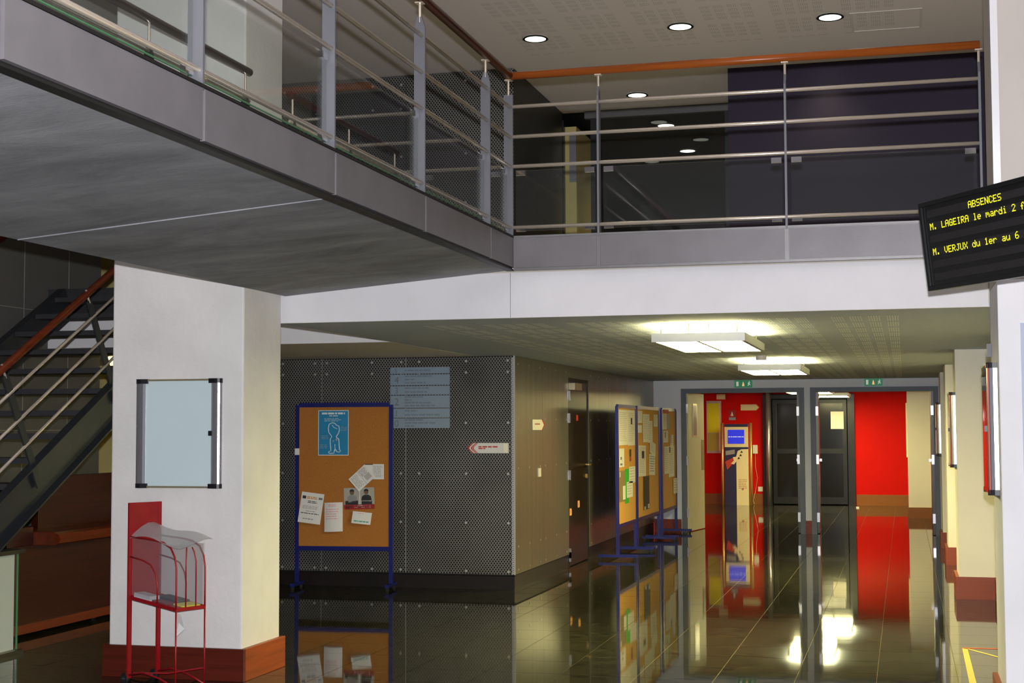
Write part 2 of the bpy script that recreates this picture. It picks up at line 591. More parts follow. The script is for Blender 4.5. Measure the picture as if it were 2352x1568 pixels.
# footbridge: concrete deck with a sloping underside
XR, XL = -2.52, -4.107
def deck(y0, y1):
    return MB().prism([(XR, y0, 2.645), (XR, y0, 2.83), (XL, y0, 2.83), (XL, y0, 2.516)], (0, y1 - y0, 0))
struct('floor_bridge_near', deck(-1.5, 6.2), 'concrete_soffit')
struct('floor_bridge_far', deck(6.206, YF + .003), 'concrete_soffit')
tag(MB().obox(((XR + XL) / 2, 6.203, 2.578), ((XR - XL) / 2 - .01, 0, .0645), (0, .003, 0), (0, 0, .003)).build('trim_2', 'concrete_soffit'), kind='structure')

# steel edge beams with inset panels
ZB, ZT = 2.637, 2.866
BX = -2.465
eb = MB()
eb.box(BX - .05, BX - .02, -1.5, YF - .02, ZB + .012, ZT - .012)         # web behind the panels
eb.box(BX - .055, BX + .004, -1.5, YF - .02, ZT - .012, ZT)              # top flange
eb.box(BX - .055, BX - .004, -1.5, YF - .02, ZB, ZB + .010)              # bottom flange
e1 = struct('trim_3', eb, 'steel_dark')
PY = [-1.38, -.12, 1.13, 2.38, 3.64, 4.895, 6.195, 7.5, 8.8, 9.385]
for i in range(len(PY) - 1):
    MB().box(BX - .02, BX, PY[i] + .010, PY[i + 1] - (.010 if i < 8 else .002), ZB + .022, ZT - .014).build('panel', 'steel_panel', e1)
PX = [BX, -1.893, -.690, .482]
eb = MB()
eb.box(BX + .0, .492, YF - .052, YF - .022, ZB + .012, ZT - .012)
eb.box(BX + .0, .492, YF - .060, YF - .022, ZT - .013, ZT)
eb.box(BX + .0, .492, YF - .060, YF - .022, ZB, ZB + .013)
for x in PX[1:]:
    eb.box(x - .011, x + .011, YF - .060, YF - .022, ZB + .013, ZT - .013)
e2 = struct('trim_4', eb, 'steel_frame')
for i in range(3):
    MB().box(PX[i] + (.004 if i == 0 else .014), PX[i + 1] - .014, YF - .058, YF - .050, ZB + .018, ZT - .018).build('panel', 'steel_panel', e2)

# left pillar (rises through both floors)
PXL, PXR, PYF, PYB = -5.055, -4.112, 8.75, 9.345
lp = struct('wall_pillar_left', B(PXL, PXR, PYF, PYB, 0, 5.25), 'pillar_paint', bevel=.012)
struct('baseboard_left', MB().box(PXL - .03, PXR + .03, PYF - .03, PYF, 0, .205), 'wood_base_x', bevel=.003)
struct('baseboard_left', MB().box(PXR, PXR + .03, PYF + .0, PYB + .03, 0, .205), 'wood_base_y', bevel=.003)
struct('baseboard_left', MB().box(PXL - .03, PXL, PYF + .0, PYB + .03, 0, .205), 'wood_base_y', bevel=.003)
struct('baseboard_left', MB().box(PXL, PXR, PYB, PYB + .03, 0, .205), 'wood_base_x', bevel=.003)

# right pier at the frame edge
RX = .492
rp_ = struct('wall_pier_right', B(RX, 6.3, 8.25, 8.95, 2.385, 5.25), 'plaster_beige')
rq = struct('wall_pier_right_low', B(RX, 6.3, 8.245, 8.95, 0, 2.384), 'plaster_white', bevel=.006)
struct('baseboard_pier', MB().box(RX - .03, RX, 8.22, 8.97, 0, .2), 'wood_base_y', bevel=.003)
struct('baseboard_pier', MB().box(RX, 6.3, 8.215, 8.245, 0, .2), 'wood_base_x', bevel=.003)
struct('trim_5', B(RX - .006, RX + .032, 8.236, 8.249, 2.39, 5.25), 'trim_bright')
struct('wall_gallery_right', B(1.2, 1.4, 8.951, 15, 2.84, 5.25), 'corridor_cream')

# corridor right wall with its row of piers
struct('wall_corridor_right', B(.80, 1.0, 8.951, 33, 0, CZ), 'corridor_cream')
for k, (y, dy) in enumerate(((14.5, .62), (18.0, .6), (20.5, .6), (24.4, .6))):
    p = struct('wall_pier_corridor', B(.47, .80, y, y + dy, 0, CZ), 'corridor_cream', bevel=.004)
    struct('baseboard_corridor', MB().box(.44, .80, y - .03, y, 0, .205), 'wood_base_corr')
    struct('baseboard_corridor', MB().box(.44, .47, y, y + dy + .03, 0, .205), 'wood_base_y')
struct('baseboard_right', B(.785, .80, 8.97, 31, 0, .2), 'wood_base_y')

# metal-clad core: black backing, perforated front sheets, brushed side sheets
MX, MY = -3.76, 14.28
struct('wall_core', B(-6.7, MX - .05, MY + .05, 22.75, .0, CZ), 'dark_void')
struct('wall_core_upper', B(-6.7, MX - .05, MY + .05, 16.5, 2.84, 5.25), 'dark_void')
wf = struct('wall_metal_front', B(-6.7, MX - .02, MY + .035, MY + .045, .13, CZ), 'dark_void')
XS = [-6.68, -5.825, -4.908, MX]
for i in range(3):
    pn = MB().box(XS[i] + .0025, XS[i + 1] - .0025, MY, MY + .004, .15, CZ - .006).build('panel', 'perforated_sheet', wf)
    for z in (.18, .66, 1.15, 1.66, 2.168, 2.283):
        for x in {0: (-6.26, -5.9), 1: (-5.772, -5.273, -4.96), 2: (-4.764, -4.268, -3.83)}[i]:
            MB().disc((x, MY - .004, z), (0, 1, 0), .013, .0045, 10).build('bolt', 'bolt_metal', pn)
sm = MB()
for x in XS[1:3]:
    sm.box(x - .0022, x + .0022, MY - .001, MY + .003, .15, CZ)
sm.build('seam', 'bolt_metal', wf)
zz = MB()
k = 0
z = .15
while z < CZ - .03:                       # the saw-toothed cut edge of the sheet at the corner
    zz.prism([(MX - .034, MY - .0045, z), (MX + .004, MY - .0045, z + .020), (MX + .004, MY - .0045, z + .034), (MX - .034, MY - .0045, z + .014)], (0, .004, 0))
    z += .020
zz.box(MX - .014, MX + .004, MY - .004, MY + .0, .15, CZ)
zz.build('edge_strip', 'trim_bright', wf)
struct('baseboard_front', B(-6.7, MX - .012, MY + .012, MY + .034, 0, .13), 'brown_dark_base')

ws = struct('wall_metal_side', B(MX - .045, MX - .035, MY + .046, 22.75, .13, CZ), 'dark_void')
SY = [MY + .006, 15.45, 16.72]
for a, b_ in ((SY[0], SY[1]), (SY[1], SY[2]), (17.86, 19.1), (19.1, 20.4), (20.4, 21.6), (21.6, 22.74)):
    pn = MB().box(MX - .004, MX, a + .002, b_ - .002, .15, CZ - .004).build('panel', 'metal_side', ws)
    for z in (.19, .42, 1.2, 1.7, 2.25):
        for y in (a + .12, (a + b_) / 2, b_ - .12):
            MB().disc((MX - .001, y, z), (1, 0, 0), .011, .005, 8).build('bolt', 'bolt_metal', pn)
MB().box(MX - .004, MX, 16.72, 17.86, 2.19, CZ - .004).build('panel', 'metal_side', ws)
struct('baseboard_core', MB().box(MX - .03, MX - .012, MY + .035, 16.72, 0, .14).box(MX - .03, MX - .012, 17.86, 22.74, 0, .14), 'brown_dark_base')

# upper storey of the core
wu = struct('wall_metal_upper', B(-6.7, MX - .02, MY + .035, MY + .045, 2.84, 5.25), 'dark_void')
for i in range(3):
    pn = MB().box(XS[i] + .0025, XS[i + 1] - .0025, MY, MY + .004, 2.86, 5.24).build('panel', 'perforated_sheet', wu)
    for z in (3.0, 3.9, 4.4, 4.9, 5.15):
        for x in {0: (-6.26, -5.9), 1: (-5.772, -5.273, -4.96), 2: (-4.764, -4.268, -3.83)}[i]:
            MB().disc((x, MY - .004, z), (0, 1, 0), .013, .0045, 10).build('bolt', 'bolt_metal', pn)
wv = struct('wall_metal_upper_side', B(MX - .045, MX - .006, MY + .046, 16.5, 2.84, 5.25), 'dark_void')
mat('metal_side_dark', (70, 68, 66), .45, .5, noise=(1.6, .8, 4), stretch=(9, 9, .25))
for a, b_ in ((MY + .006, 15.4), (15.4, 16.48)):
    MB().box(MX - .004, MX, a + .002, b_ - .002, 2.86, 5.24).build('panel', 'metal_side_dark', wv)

# gallery rooms behind the balcony
struct('wall_purple', B(-1.67, 1.2, 14.9, 15.0, 2.83, 5.25), 'purple_paint')
struct('wall_purple_return', B(-1.67, -1.57, 15.0, 16.9, 2.83, 5.25), 'purple_paint')
struct('wall_gallery_red', B(-1.75, -1.6, 16.95, 26, 2.83, 5.25), 'wood_red')
struct('wall_gallery_left', B(-3.9, MX, 17.6, 26, 2.83, 5.25), 'dark_void')  # passage wall near-black: the unlit depth is put into the colour
struct('wall_gallery_light', B(MX - .3, -3.62, 16.6, 17.6, 2.83, 5.1), 'lamplit_yellow')
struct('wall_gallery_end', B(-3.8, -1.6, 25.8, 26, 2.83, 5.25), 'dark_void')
gp = thing('glazed_partition', (-2.7, 16.55, 2.83), 'dark glazed partition with slim metal posts closing the upper gallery passage', 'partition')
mat('partition_metal', (58, 60, 64), .4, .5)
mat('partition_head', (110, 110, 110), .5, .2)
MB().box(-3.5, -1.68, 16.5, 16.58, 5.165, 5.245).build('head_rail', 'partition_head', gp)
MB().box(-3.84, -3.75, 16.505, 16.585, 2.83, 5.16).build('post', 'partition_metal', gp)
for x in (-3.38, -1.84):
    MB().box(x - .05, x + .05, 16.5, 16.58, 2.83, 5.165).build('post', 'partition_metal', gp)
pane = MB().box(-3.33, -1.89, 16.535, 16.545, 2.86, 5.16).build('pane', 'glass_clear', gp)
hb = MB().box(-3.69, -3.65, 16.49, 16.50, 3.05, 5.0)
MB().tube([(-1.79, 16.46, 3.9), (-1.79, 16.46, 4.9)], .014, 8).build('pull_bar', 'aluminium', gp)
tag(MB().box(-3.70, -3.62, 16.585, 16.6, 4.45, 5.0).build('window_strip', 'aluminium'), 'narrow pale metal strip on the lit wall behind the upper partition', 'strip')

# end wall of the corridor with two double-door openings
EY = 22.75
ew = MB()
ew.box(MX, -3.33, EY, EY + .16, 0, CZ)
ew.box(-1.46, -1.37, EY, EY + .16, 0, CZ)
ew.box(.495, .80, EY, EY + .16, 0, CZ)
ew.box(-3.33, -1.46, EY, EY + .16, 2.205, CZ)
ew.box(-1.37, .495, EY, EY + .16, 2.205, CZ)
ewo = struct('wall_end', ew, 'end_paint')
MB().box(-1.462, -1.368, EY - .015, EY, 0, .2).build('baseboard', 'wood_red', ewo)
MB().box(MX, -3.34, EY - .015, EY, 0, .2).build('baseboard', 'wood_red', ewo)

def leaf(x, ang, wd, name_m, parent, window=False, edge='door_brown'):
    """door leaf hinged at (x, EY+.05), swung away from the hall"""
    d = Vector((math.cos(ang), math.sin(ang), 0))
    nrm = Vector((-d.y, d.x, 0))
    O = Vector((x, EY + .06, 0))
    c = O + d * (wd / 2) + Vector((0, 0, 1.075))
    lf = MB().obox(c, d * (wd / 2), nrm * .02, (0, 0, 1.065)).build('leaf', name_m, parent)
    if window:
        s = -1 if nrm.x < 0 else 1
        wc = O + d * (wd * .40) + Vector((0, 0, 1.72))
        MB().obox(wc + nrm * s * .021, d * .12, nrm * .006, (0, 0, .26)).build('window_bead', 'aluminium_warm', lf)
        MB().obox(wc + nrm * s * .024, d * .085, nrm * .006, (0, 0, .235)).build('window_pane', 'pane_grey', lf)
        MB().obox(O + d * (wd * .90) + Vector((0, 0, 1.17)) + nrm * s * .021, d * .075, nrm * .004, (0, 0, .24)).build('push_plate', 'plate_tan', lf)
    else:
        for z in (.25, 1.12, 1.85):
            MB().obox(O + Vector((0, -.015, z)), (.022, 0, 0), (0, .03, 0), (0, 0, .07)).build('hinge', 'aluminium', lf)
        MB().obox(O + d * (wd * .5) + Vector((0, 0, 1.1)) - nrm * .0, d * .02, nrm * .055, (0, 0, .02)).build('handle', 'aluminium', lf)
    return lf
def door_frame(n, x0, x1):
    f = MB()
    f.box(x0, x0 + .075, EY - .02, EY + .17, 0, 2.205)
    f.box(x1 - .075, x1, EY - .02, EY + .17, 0, 2.205)
    f.box(x0 + .075, x1 - .075, EY - .02, EY + .17, 2.135, 2.205)
    return struct('door_%d' % n, f, 'door_grey')
d1 = door_frame(1, -3.33, -1.462)
l1 = leaf(-3.25, R_(82), .90, 'door_beige', d1, True)
for z in (.3, 1.1, 1.9):
    MB().box(-3.262, -3.232, EY + .005, EY + .03, z - .07, z + .07).build('hinge', 'aluminium', l1)
leaf(-1.555, R_(91), .88, 'door_brown', d1)
d2 = door_frame(2, -1.368, .497)
leaf(-1.275, R_(92), .88, 'door_brown', d2)
leaf(.405, R_(90), .88, 'door_brown', d2)

# red hall beyond the doors
RY = 31.3
struct('wall_red', MB().box(-4.6, -2.86, RY, RY + .15, 0, CZ).box(-.99, .9, RY, RY + .15, 0, CZ).box(-2.86, -.99, RY, RY + .15, 2.3, CZ), 'red_paint')
struct('wall_hall_left', B(-4.6, -4.45, EY + .16, RY, 0, CZ), 'red_paint')
struct('wall_hall_cream', B(.05, .80, 27.06, 27.5, 0, CZ), 'corridor_cream')
struct('baseboard_cream', B(.03, .80, 27.03, 27.06, 0, .19), 'wood_base_hall')
struct('baseboard_red', MB().box(-4.45, -2.88, RY - .02, RY, 0, .22).box(-.97, .9, RY - .02, RY, 0, .22), 'wood_base_hall')
gd = struct('door_3', MB().box(-2.86, -2.68, RY - .06, RY + .06, 0, 2.3).box(-1.13, -.99, RY - .06, RY + .06, 0, 2.3).box(-2.68, -1.13, RY - .05, RY + .06, 2.2, 2.3).box(-1.96, -1.84, RY - .05, RY + .06, 0, 2.2), 'alu_dark')
for x0, x1 in ((-2.66, -1.98), (-1.82, -1.15)):
    lf = MB().box(x0, x0 + .08, RY - .03, RY + .03, .02, 2.18).box(x1 - .08, x1, RY - .03, RY + .03, .02, 2.18).box(x0 + .08, x1 - .08, RY - .03, RY + .03, .02, .16).box(x0 + .08, x1 - .08, RY - .03, RY + .03, 1.06, 1.16).box(x0 + .08, x1 - .08, RY - .03, RY + .03, 2.1, 2.18).build('leaf', 'alu_dark', gd)
    for z0, z1 in ((.16, 1.06), (1.16, 2.1)):
        MB().box(x0 + .08, x1 - .08, RY - .006, RY + .006, z0, z1).build('pane', 'glaze_dark', lf)
    MB().tube([(x1 - .05 if x0 < -2 else x0 + .05, RY - .06, .98), (x1 - .05 if x0 < -2 else x0 + .05, RY - .06, 1.25)], .014, 8).build('handle', 'aluminium_warm', lf)
tag(MB().tube([(-2.745, RY - .13, 0), (-2.745, RY - .13, CZ)], .05, 16).build('steel_column', 'aluminium', smooth=True), 'slim shiny round steel column beside the dark glass doors', 'column')
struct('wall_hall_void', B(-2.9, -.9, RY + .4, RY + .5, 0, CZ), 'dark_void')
struct('ceiling_hall_edge', B(-4.6, -4.15, EY, 33, CZ, CZ + .029), 'ceiling_paint')

# ================================================================== THINGS
# ---- railings
RAILZ = (2.922, 3.328, 3.526, 3.727)
HZ = 3.935
def post(parent, c, ax, top_pt=True, wd=.062, inward=1):
    """plate post: c=(x,y); ax = unit vector across the railing (plate width)"""
    c = Vector((*c, 0)); ax = Vector(ax)
    th = ax.cross(Vector((0, 0, 1))) * .007
    z0, z1, z2 = ZT - .02, 3.765, 3.83
    hw = wd / 2
    if top_pt:
        prof = [(-hw, z0), (hw, z0), (hw, z1), (.012, z2), (-.012, z2), (-hw, z1)]
    else:
        prof = [(-hw, z0), (hw, z0), (hw, z2 - .02), (-hw, z2 - .02)]
    p = MB().prism([c + ax * a + Vector((0, 0, z)) - th for a, z in prof], th * 2).build('post', 'post_paint', parent)
    MB().tube([c + Vector((0, 0, z2 - .03)), c + Vector((0, 0, HZ - .03))], .008, 8).box(c.x - .022, c.x + .022, c.y - .022, c.y + .022, HZ - .032, HZ - .026).build('rod', 'stainless', p)
    return p

def clamp(parent, x, y, z, along):
    """glass clamp: small metal block"""
    a = Vector(along)
    n = Vector((-a.y, a.x, 0))
    return MB().obox((x, y, z), a * .032, n * .011, (0, 0, .016)).build('clamp', 'chrome', parent)

br = thing('railing', (BX, 4, ZT), 'steel railing with wooden handrail and glass panes along the footbridge edge at left', 'railing')
pcx = BX - .034
for i in range(1, len(PY)):
    post(br, (pcx, PY[i] - (0 if i < 9 else .03)), (1, 0, 0), i < 9)
for z in RAILZ:
    MB().tube([(pcx + .012, -1.4, z), (pcx + .012, PY[-1] - .03, z)], .0122, 10).build('rail', 'stainless', br, smooth=True)
hs = MB().tube([(pcx + .012, -1.4, HZ), (pcx + .012, YF - .073, HZ)], .0265, 14).build('handrail', 'wood_rail_y', br, smooth=True)
for i in range(len(PY) - 1):
    a, b_ = PY[i] + .02, PY[i + 1] - (.02 if i < 8 else .06)
    gpn = MB().box(pcx - .012, pcx - .004, a, b_, 2.900, 3.30).build('glass_panel', 'glass', br)
    MB().box(pcx - .012, pcx - .004, a, b_, 2.8955, 2.8995).build('edge', 'glass_edge', gpn)
    for y in (a + .035, b_ - .035):
        for z in (2.912, 3.285):
            clamp(gpn, pcx - .008, y, z, (0, 1, 0))

bl = thing('railing', (-1, YF - .04, ZT), 'steel railing with orange wooden handrail and glass panes across the rear balcony', 'railing')
pcy = YF - .036
for i, x in enumerate(PX[1:]):
    post(bl, (x, pcy), (0, 1, 0), True)
for z in RAILZ:
    MB().tube([(pcx + .03, pcy - .012, z), (PX[-1] + .008, pcy - .012, z)], .0122, 10).build('rail', 'stainless', bl, smooth=True)
MB().tube([(pcx - .0145, pcy - .010, HZ), (.49, pcy - .010, HZ)], .0265, 14).build('handrail', 'wood_rail_x', bl, smooth=True)
for i in range(3):
    a, b_ = PX[i] + (.03 if i else .012), PX[i + 1] - .025
    gpn = MB().box(a, b_, pcy - .004, pcy + .004, 2.900, 3.30).build('glass_panel', 'glass', bl)
    for x in (a + .035, b_ - .035):
        for z in (2.912, 3.285):
            clamp(gpn, x, pcy, z, (1, 0, 0))

# far side of the footbridge: two stretches either side of the pillar
def far_rail(y0, y1, ys, label):
    r = thing('railing', (-4.1, (y0 + y1) / 2, ZT), label, 'railing')
    MB().tube([(-4.07, y0, HZ - .02), (-4.07, y1, HZ - .02)], .0265, 12).build('handrail', 'wood_desk', r, smooth=True)
    for y in ys:
        p = MB().prism([(-4.10, y - .006, 2.835), (-4.04, y - .006, 2.835), (-4.04, y - .006, 3.70), (-4.058, y - .006, 3.77), (-4.082, y - .006, 3.77), (-4.10, y - .006, 3.70)], (0, .012, 0)).build('post', 'black_satin', r)
        MB().tube([(-4.07, y, 3.74), (-4.07, y, HZ - .04)], .008, 8).build('rod', 'stainless', p)
    for z in RAILZ:
        MB().tube([(-4.07, y0, z), (-4.07, y1, z)], .0105, 8).build('rail', 'stainless', r, smooth=True)
    return r
far_rail(-1.4, 8.72, (1.0, 2.6, 4.2, 5.8, 7.4, 8.66), 'dark wooden handrail on black posts behind the footbridge, ending at the pillar')
far_rail(9.37, 11.6, (9.42, 10.5, 11.55), 'short dark handrail stretch beyond the pillar above the stairwell')

# ---- downlights
def downlight(x, y, label):
    t_ = thing('downlight', (x, y, 5.22), label, 'ceiling light', 'round downlights in the upper ceiling')
    rim = MB()
    n = 28
    for k in range(n):
        a0, a1 = 2 * math.pi * k / n, 2 * math.pi * (k + 1) / n
        q = [(x + r * math.cos(a), y + r * math.sin(a), z) for a in (a0, a1) for r, z in ((.112, 5.249), (.122, 5.235), (.098, 5.236))]
        rim.add(q, [(0, 1, 4, 3), (1, 2, 5, 4)])
    r_ = rim.build('rim', 'black_satin', t_)
    g_ = MB().disc((x, y, 5.236), (0, 0, 1), .098, .008, 28).build('glow_disc', 'downlight_glow', t_)
    return t_, r_, g_
DL = [(-3.27, 13.23, 'round downlight above the corner of the two railings, leftmost of the front row'),
      (-1.90, 13.18, 'round downlight in the middle of the front row over the balcony'),
      (-.57, 13.23, 'round downlight at the right end of the front row, beside the ceiling hatch'),
      (-2.42, 14.6, 'downlight half hidden by the orange handrail near its left end'),
      (-.69, 14.58, 'downlight half hidden by the orange handrail near its right end'),
      (-2.76, 15.8, 'downlight just below the orange handrail, seen over the top steel rail'),
      (-2.71, 17.5, 'downlight seen behind the glazed partition just above the second steel rail'),
      (-2.69, 19.2, 'downlight farthest back, seen touching the third steel rail')]
t0, r0, g0 = downlight(*DL[0])
for x, y, lb in DL[1:]:
    copy_thing(t0, [(r0, []), (g0, [])], (x - DL[0][0], y - DL[0][1], 0), lb)

# ---- suspended corridor lamps
def lamp(x0, x1, y0, y1, label, suf=''):
    t_ = thing('ceiling_lamp', ((x0 + x1) / 2, (y0 + y1) / 2, LAMP_Z[0]), label, 'ceiling light', 'suspended square-cell lamps in the corridor')
    z0, z1 = LAMP_Z
    f = .028
    kids = []
    fr_ = MB().box(x0, x1, y0, y0 + f, z0, z1).box(x0, x1, y1 - f, y1, z0, z1).box(x0, x0 + f, y0 + f, y1 - f, z0, z1).box(x1 - f, x1, y0 + f, y1 - f, z0, z1)
    xm, ym = (x0 + x1) / 2, (y0 + y1) / 2
    fr_.box(xm - .012, xm + .012, y0 + f, y1 - f, z0, z1).box(x0 + f, x1 - f, ym - .012, ym + .012, z0, z1)
    kids.append((fr_.build('frame', 'lamp_frame', t_), []))
    for a, b_ in ((x0 + f, xm - .012), (xm + .012, x1 - f)):
        for c, d in ((y0 + f, ym - .012), (ym + .012, y1 - f)):
            df = MB().box(a, b_, c, d, z0 + .004, z0 + .012).build('diffuser', 'lamp_diffuser' + suf, t_)
            bars = MB().box(a, b_, (c + d) / 2 - .01, (c + d) / 2 + .01, z0 - .001, z0 + .0038)
            kids.append((df, [bars.build('cross_bar', 'lamp_frame', df)]))
    for a in ((x0 + xm) / 2, (xm + x1) / 2):
        kids.append((MB().tube([(a, y0 + .05, z1 - .022), (a, y1 - .05, z1 - .022)], .012, 8).build('tube', 'lamp_tube' + suf, t_), []))
    for a in (x0 + .06, xm - .07, xm + .07, x1 - .06):
        for c in (y0 + .05, y1 - .05):
            kids.append((MB().tube([(a, c, z1 - .03), (a, c, CZ)], .003, 6).build('suspension_rod', 'steel_dark', t_), []))
    return t_, kids
lamp(*LAMPS[0], 'nearest suspended square-cell ceiling lamp in the corridor')
lamp(*LAMPS[1], 'second suspended ceiling lamp, farther down the corridor before the doors')
lamp(*LAMPS[2], 'ceiling lamp seen through the open doors in the red hall', '_hall')
lamp(*LAMPS[3], 'last ceiling lamp, deep in the red hall in front of the dark glass doors', '_hall')
tag(MB().disc((-1.39, 15.1, CZ - .045), (0, 0, 1), .055, .045, 16).build('smoke_detector', 'switch_white'), 'small round smoke detector on the corridor ceiling between the two lamps', 'detector')
wl = thing('wall_lamp', (-7.42, 12.85, 2.2), 'small glowing lamp seen through the stair treads beside the left pillar', 'lamp')
MB().box(-7.44, -7.30, 12.8, 12.9, 2.315, CZ).build('bracket', 'aluminium_warm', wl)
MB().tube([(-7.46, 12.85, 2.27), (-7.26, 12.85, 2.27)], .045, 14).build('shade', 'wall_lamp_glow', wl)

# ---- exit signs
def exit_sign(x, label):
    t_ = thing('exit_sign', (x, EY - .05, 2.22), label, 'exit sign', 'green exit signs above the double doors')
    bx = MB().box(x - .133, x + .133, EY - .06, EY - .001, 2.215, 2.325).build('box', 'sign_green', t_)
    y = EY - .0615
    p1 = MB().box(x - .105, x - .072, y, y + .001, 2.235, 2.305).build('door_symbol', 'sign_white', t_)
    p2 = MB().prism([(x - .018, y, 2.235), (x + .018, y, 2.235), (x + .012, y, 2.27), (x, y, 2.308), (x - .012, y, 2.27)], (0, .001, 0)).build('arrow_symbol', 'sign_reflection', t_)  # centre arrow carries the painted orange reflection
    fg = MB().prism([(x + .065, y, 2.24), (x + .08, y, 2.24), (x + .085, y, 2.262), (x + .10, y, 2.245), (x + .11, y, 2.252), (x + .094, y, 2.28), (x + .107, y, 2.288), (x + .10, y, 2.296), (x + .08, y, 2.292), (x + .066, y, 2.278), (x + .074, y, 2.268)], (0, .001, 0))
    fg.disc((x + .09, y + .001, 2.305), (0, -1, 0), .007, .001, 8)
    p3 = fg.build('running_figure', 'sign_white', t_)
    return t_, [(bx, []), (p1, []), (p2, []), (p3, [])]
e_, k_ = exit_sign(-2.365, 'green exit sign above the left double doors')
copy_thing(e_, k_, (1.93, 0, .004), 'green exit sign above the right double doors')

# ---- brown door in the metal wall
dw = struct('door_4', MB().box(MX - .03, MX - .006, 16.725, 16.765, 0, 2.19).box(MX - .03, MX - .006, 17.815, 17.855, 0, 2.19).box(MX - .03, MX - .006, 16.765, 17.815, 2.15, 2.19), 'steel_dark')
lf = MB().box(MX - .03, MX - .012, 16.768, 17.812, .01, 2.148).build('leaf', 'door_brown', dw)
for z in (.12, .16, 1.06, 1.72, 1.98):
    MB().box(MX - .012, MX + .012, 16.745, 16.785, z - .055, z + .055).build('hinge', 'aluminium', lf)
MB().tube([(MX - .012, 17.72, 1.16), (MX + .05, 17.72, 1.16), (MX + .05, 17.6, 1.16)], .009, 8).build('handle', 'kiosk_gold', lf)
MB().disc((MX - .012, 17.72, 1.02), (1, 0, 0), .028, .02, 12).build('lock', 'kiosk_gold', lf)
MB().box(MX - .012, MX + .05, 16.85, 17.25, 2.05, 2.13).build('closer', 'aluminium_warm', lf)
MB().box(MX - .012, MX - .009, 17.2, 17.29, 1.69, 1.76).build('sticker', 'ink_red', lf)
for y, z in ((16.86, .63), (17.3, .70)):
    MB().box(MX - .012, MX - .009, y - .05, y + .05, z - .04, z + .04).build('sticker', 'ink_orange', lf)
tag(MB().box(MX, MX + .012, 15.23, 15.33, 1.09, 1.18).build('light_switch', 'switch_white', bevel=.002), 'white light switch on the brushed metal wall', 'switch')
rs = thing('room_sign', (MX + .004, 15.2, 1.58), 'small cream arrow sign on the brushed metal wall, pointing into the corridor', 'sign')
MB().prism([(MX + .002, 14.99, 1.585), (MX + .002, 15.38, 1.585), (MX + .002, 15.5, 1.64), (MX + .002, 15.38, 1.695), (MX + .002, 14.99, 1.695)], (.006, 0, 0)).build('board', 'paper_cream', rs)
MB().prism([(MX + .0085, 15.38, 1.585), (MX + .0085, 15.42, 1.585), (MX + .0085, 15.53, 1.64), (MX + .0085, 15.42, 1.695), (MX + .0085, 15.38, 1.695), (MX + .0085, 15.48, 1.64)], (.001, 0, 0)).build('arrow', 'ink_red', rs)
MB().box(MX + .008, MX + .009, 15.08, 15.3, 1.64, 1.655).build('lettering', 'ink_brown', rs)

# ---- wall arrow sign on the perforated front
asg = thing('arrow_sign', (-4.035, MY - .006, 1.355), 'white arrow sign with red chevrons pointing left on the perforated metal wall', 'sign')
y = MY - .014
def chev(x, wd, m, hh=.051, cx=.035, zc=1.407):
    p = []
    for s_ in (1, -1):
        pass
    pts = [(x + cx * 1.5, y - .001, zc + hh), (x + cx * 1.5 + wd, y - .001, zc + hh), (x + wd + .01, y - .001, zc + .012), (x + wd + .004, y - .001, zc), (x + wd + .01, y - .001, zc - .012), (x + cx * 1.5 + wd, y - .001, zc - hh), (x + cx * 1.5, y - .001, zc - hh), (x + .006, y - .001, zc - .012), (x, y - .001, zc), (x + .006, y - .001, zc + .012)]
    return MB().prism(pts, (0, .001, 0)).build('chevron', m, asg)
MB().prism([(-4.25, y, 1.407), (-4.243, y, 1.395), (-4.20, y, 1.356), (-3.822, y, 1.356), (-3.822, y, 1.458), (-4.20, y, 1.458), (-4.243, y, 1.419)], (0, .01, 0)).build('board', 'paper', asg)
chev(-4.249, .014, 'ink_red')
chev(-4.215, .010, 'ink_red')
chev(-4.197, .007, 'ink_red')
random.seed(3)
def words(mb, O, u, v, n, w_, h_, off=.0009, fill=.92):
    """one line of unreadable small print: a row of word-sized bars"""
    O, u, v, n = map(Vector, (O, u, v, n))
    x = 0
    while x < w_ * fill:
        l_ = min(random.uniform(1.6, 5.5) * h_, w_ - x)
        a = O + u * x + n * off
        mb.quad(a, a + u * l_, a + u * l_ + v * h_, a + v * h_)
        x += l_ + h_ * .7
    return mb
U, V, N = (1, 0, 0), (0, 0, 1), (0, -1, 0)
words(words(MB(), (-4.135, y, 1.413), U, V, N, .215, .013), (-4.135, y, 1.397), U, V, N, .08, .011).build('lettering', 'ink_red', asg)['kind'] = 'stuff'
MB().box(-3.874, -3.834, y - .001, y, 1.364, 1.45).build('label_patch', 'paper_cream', asg)

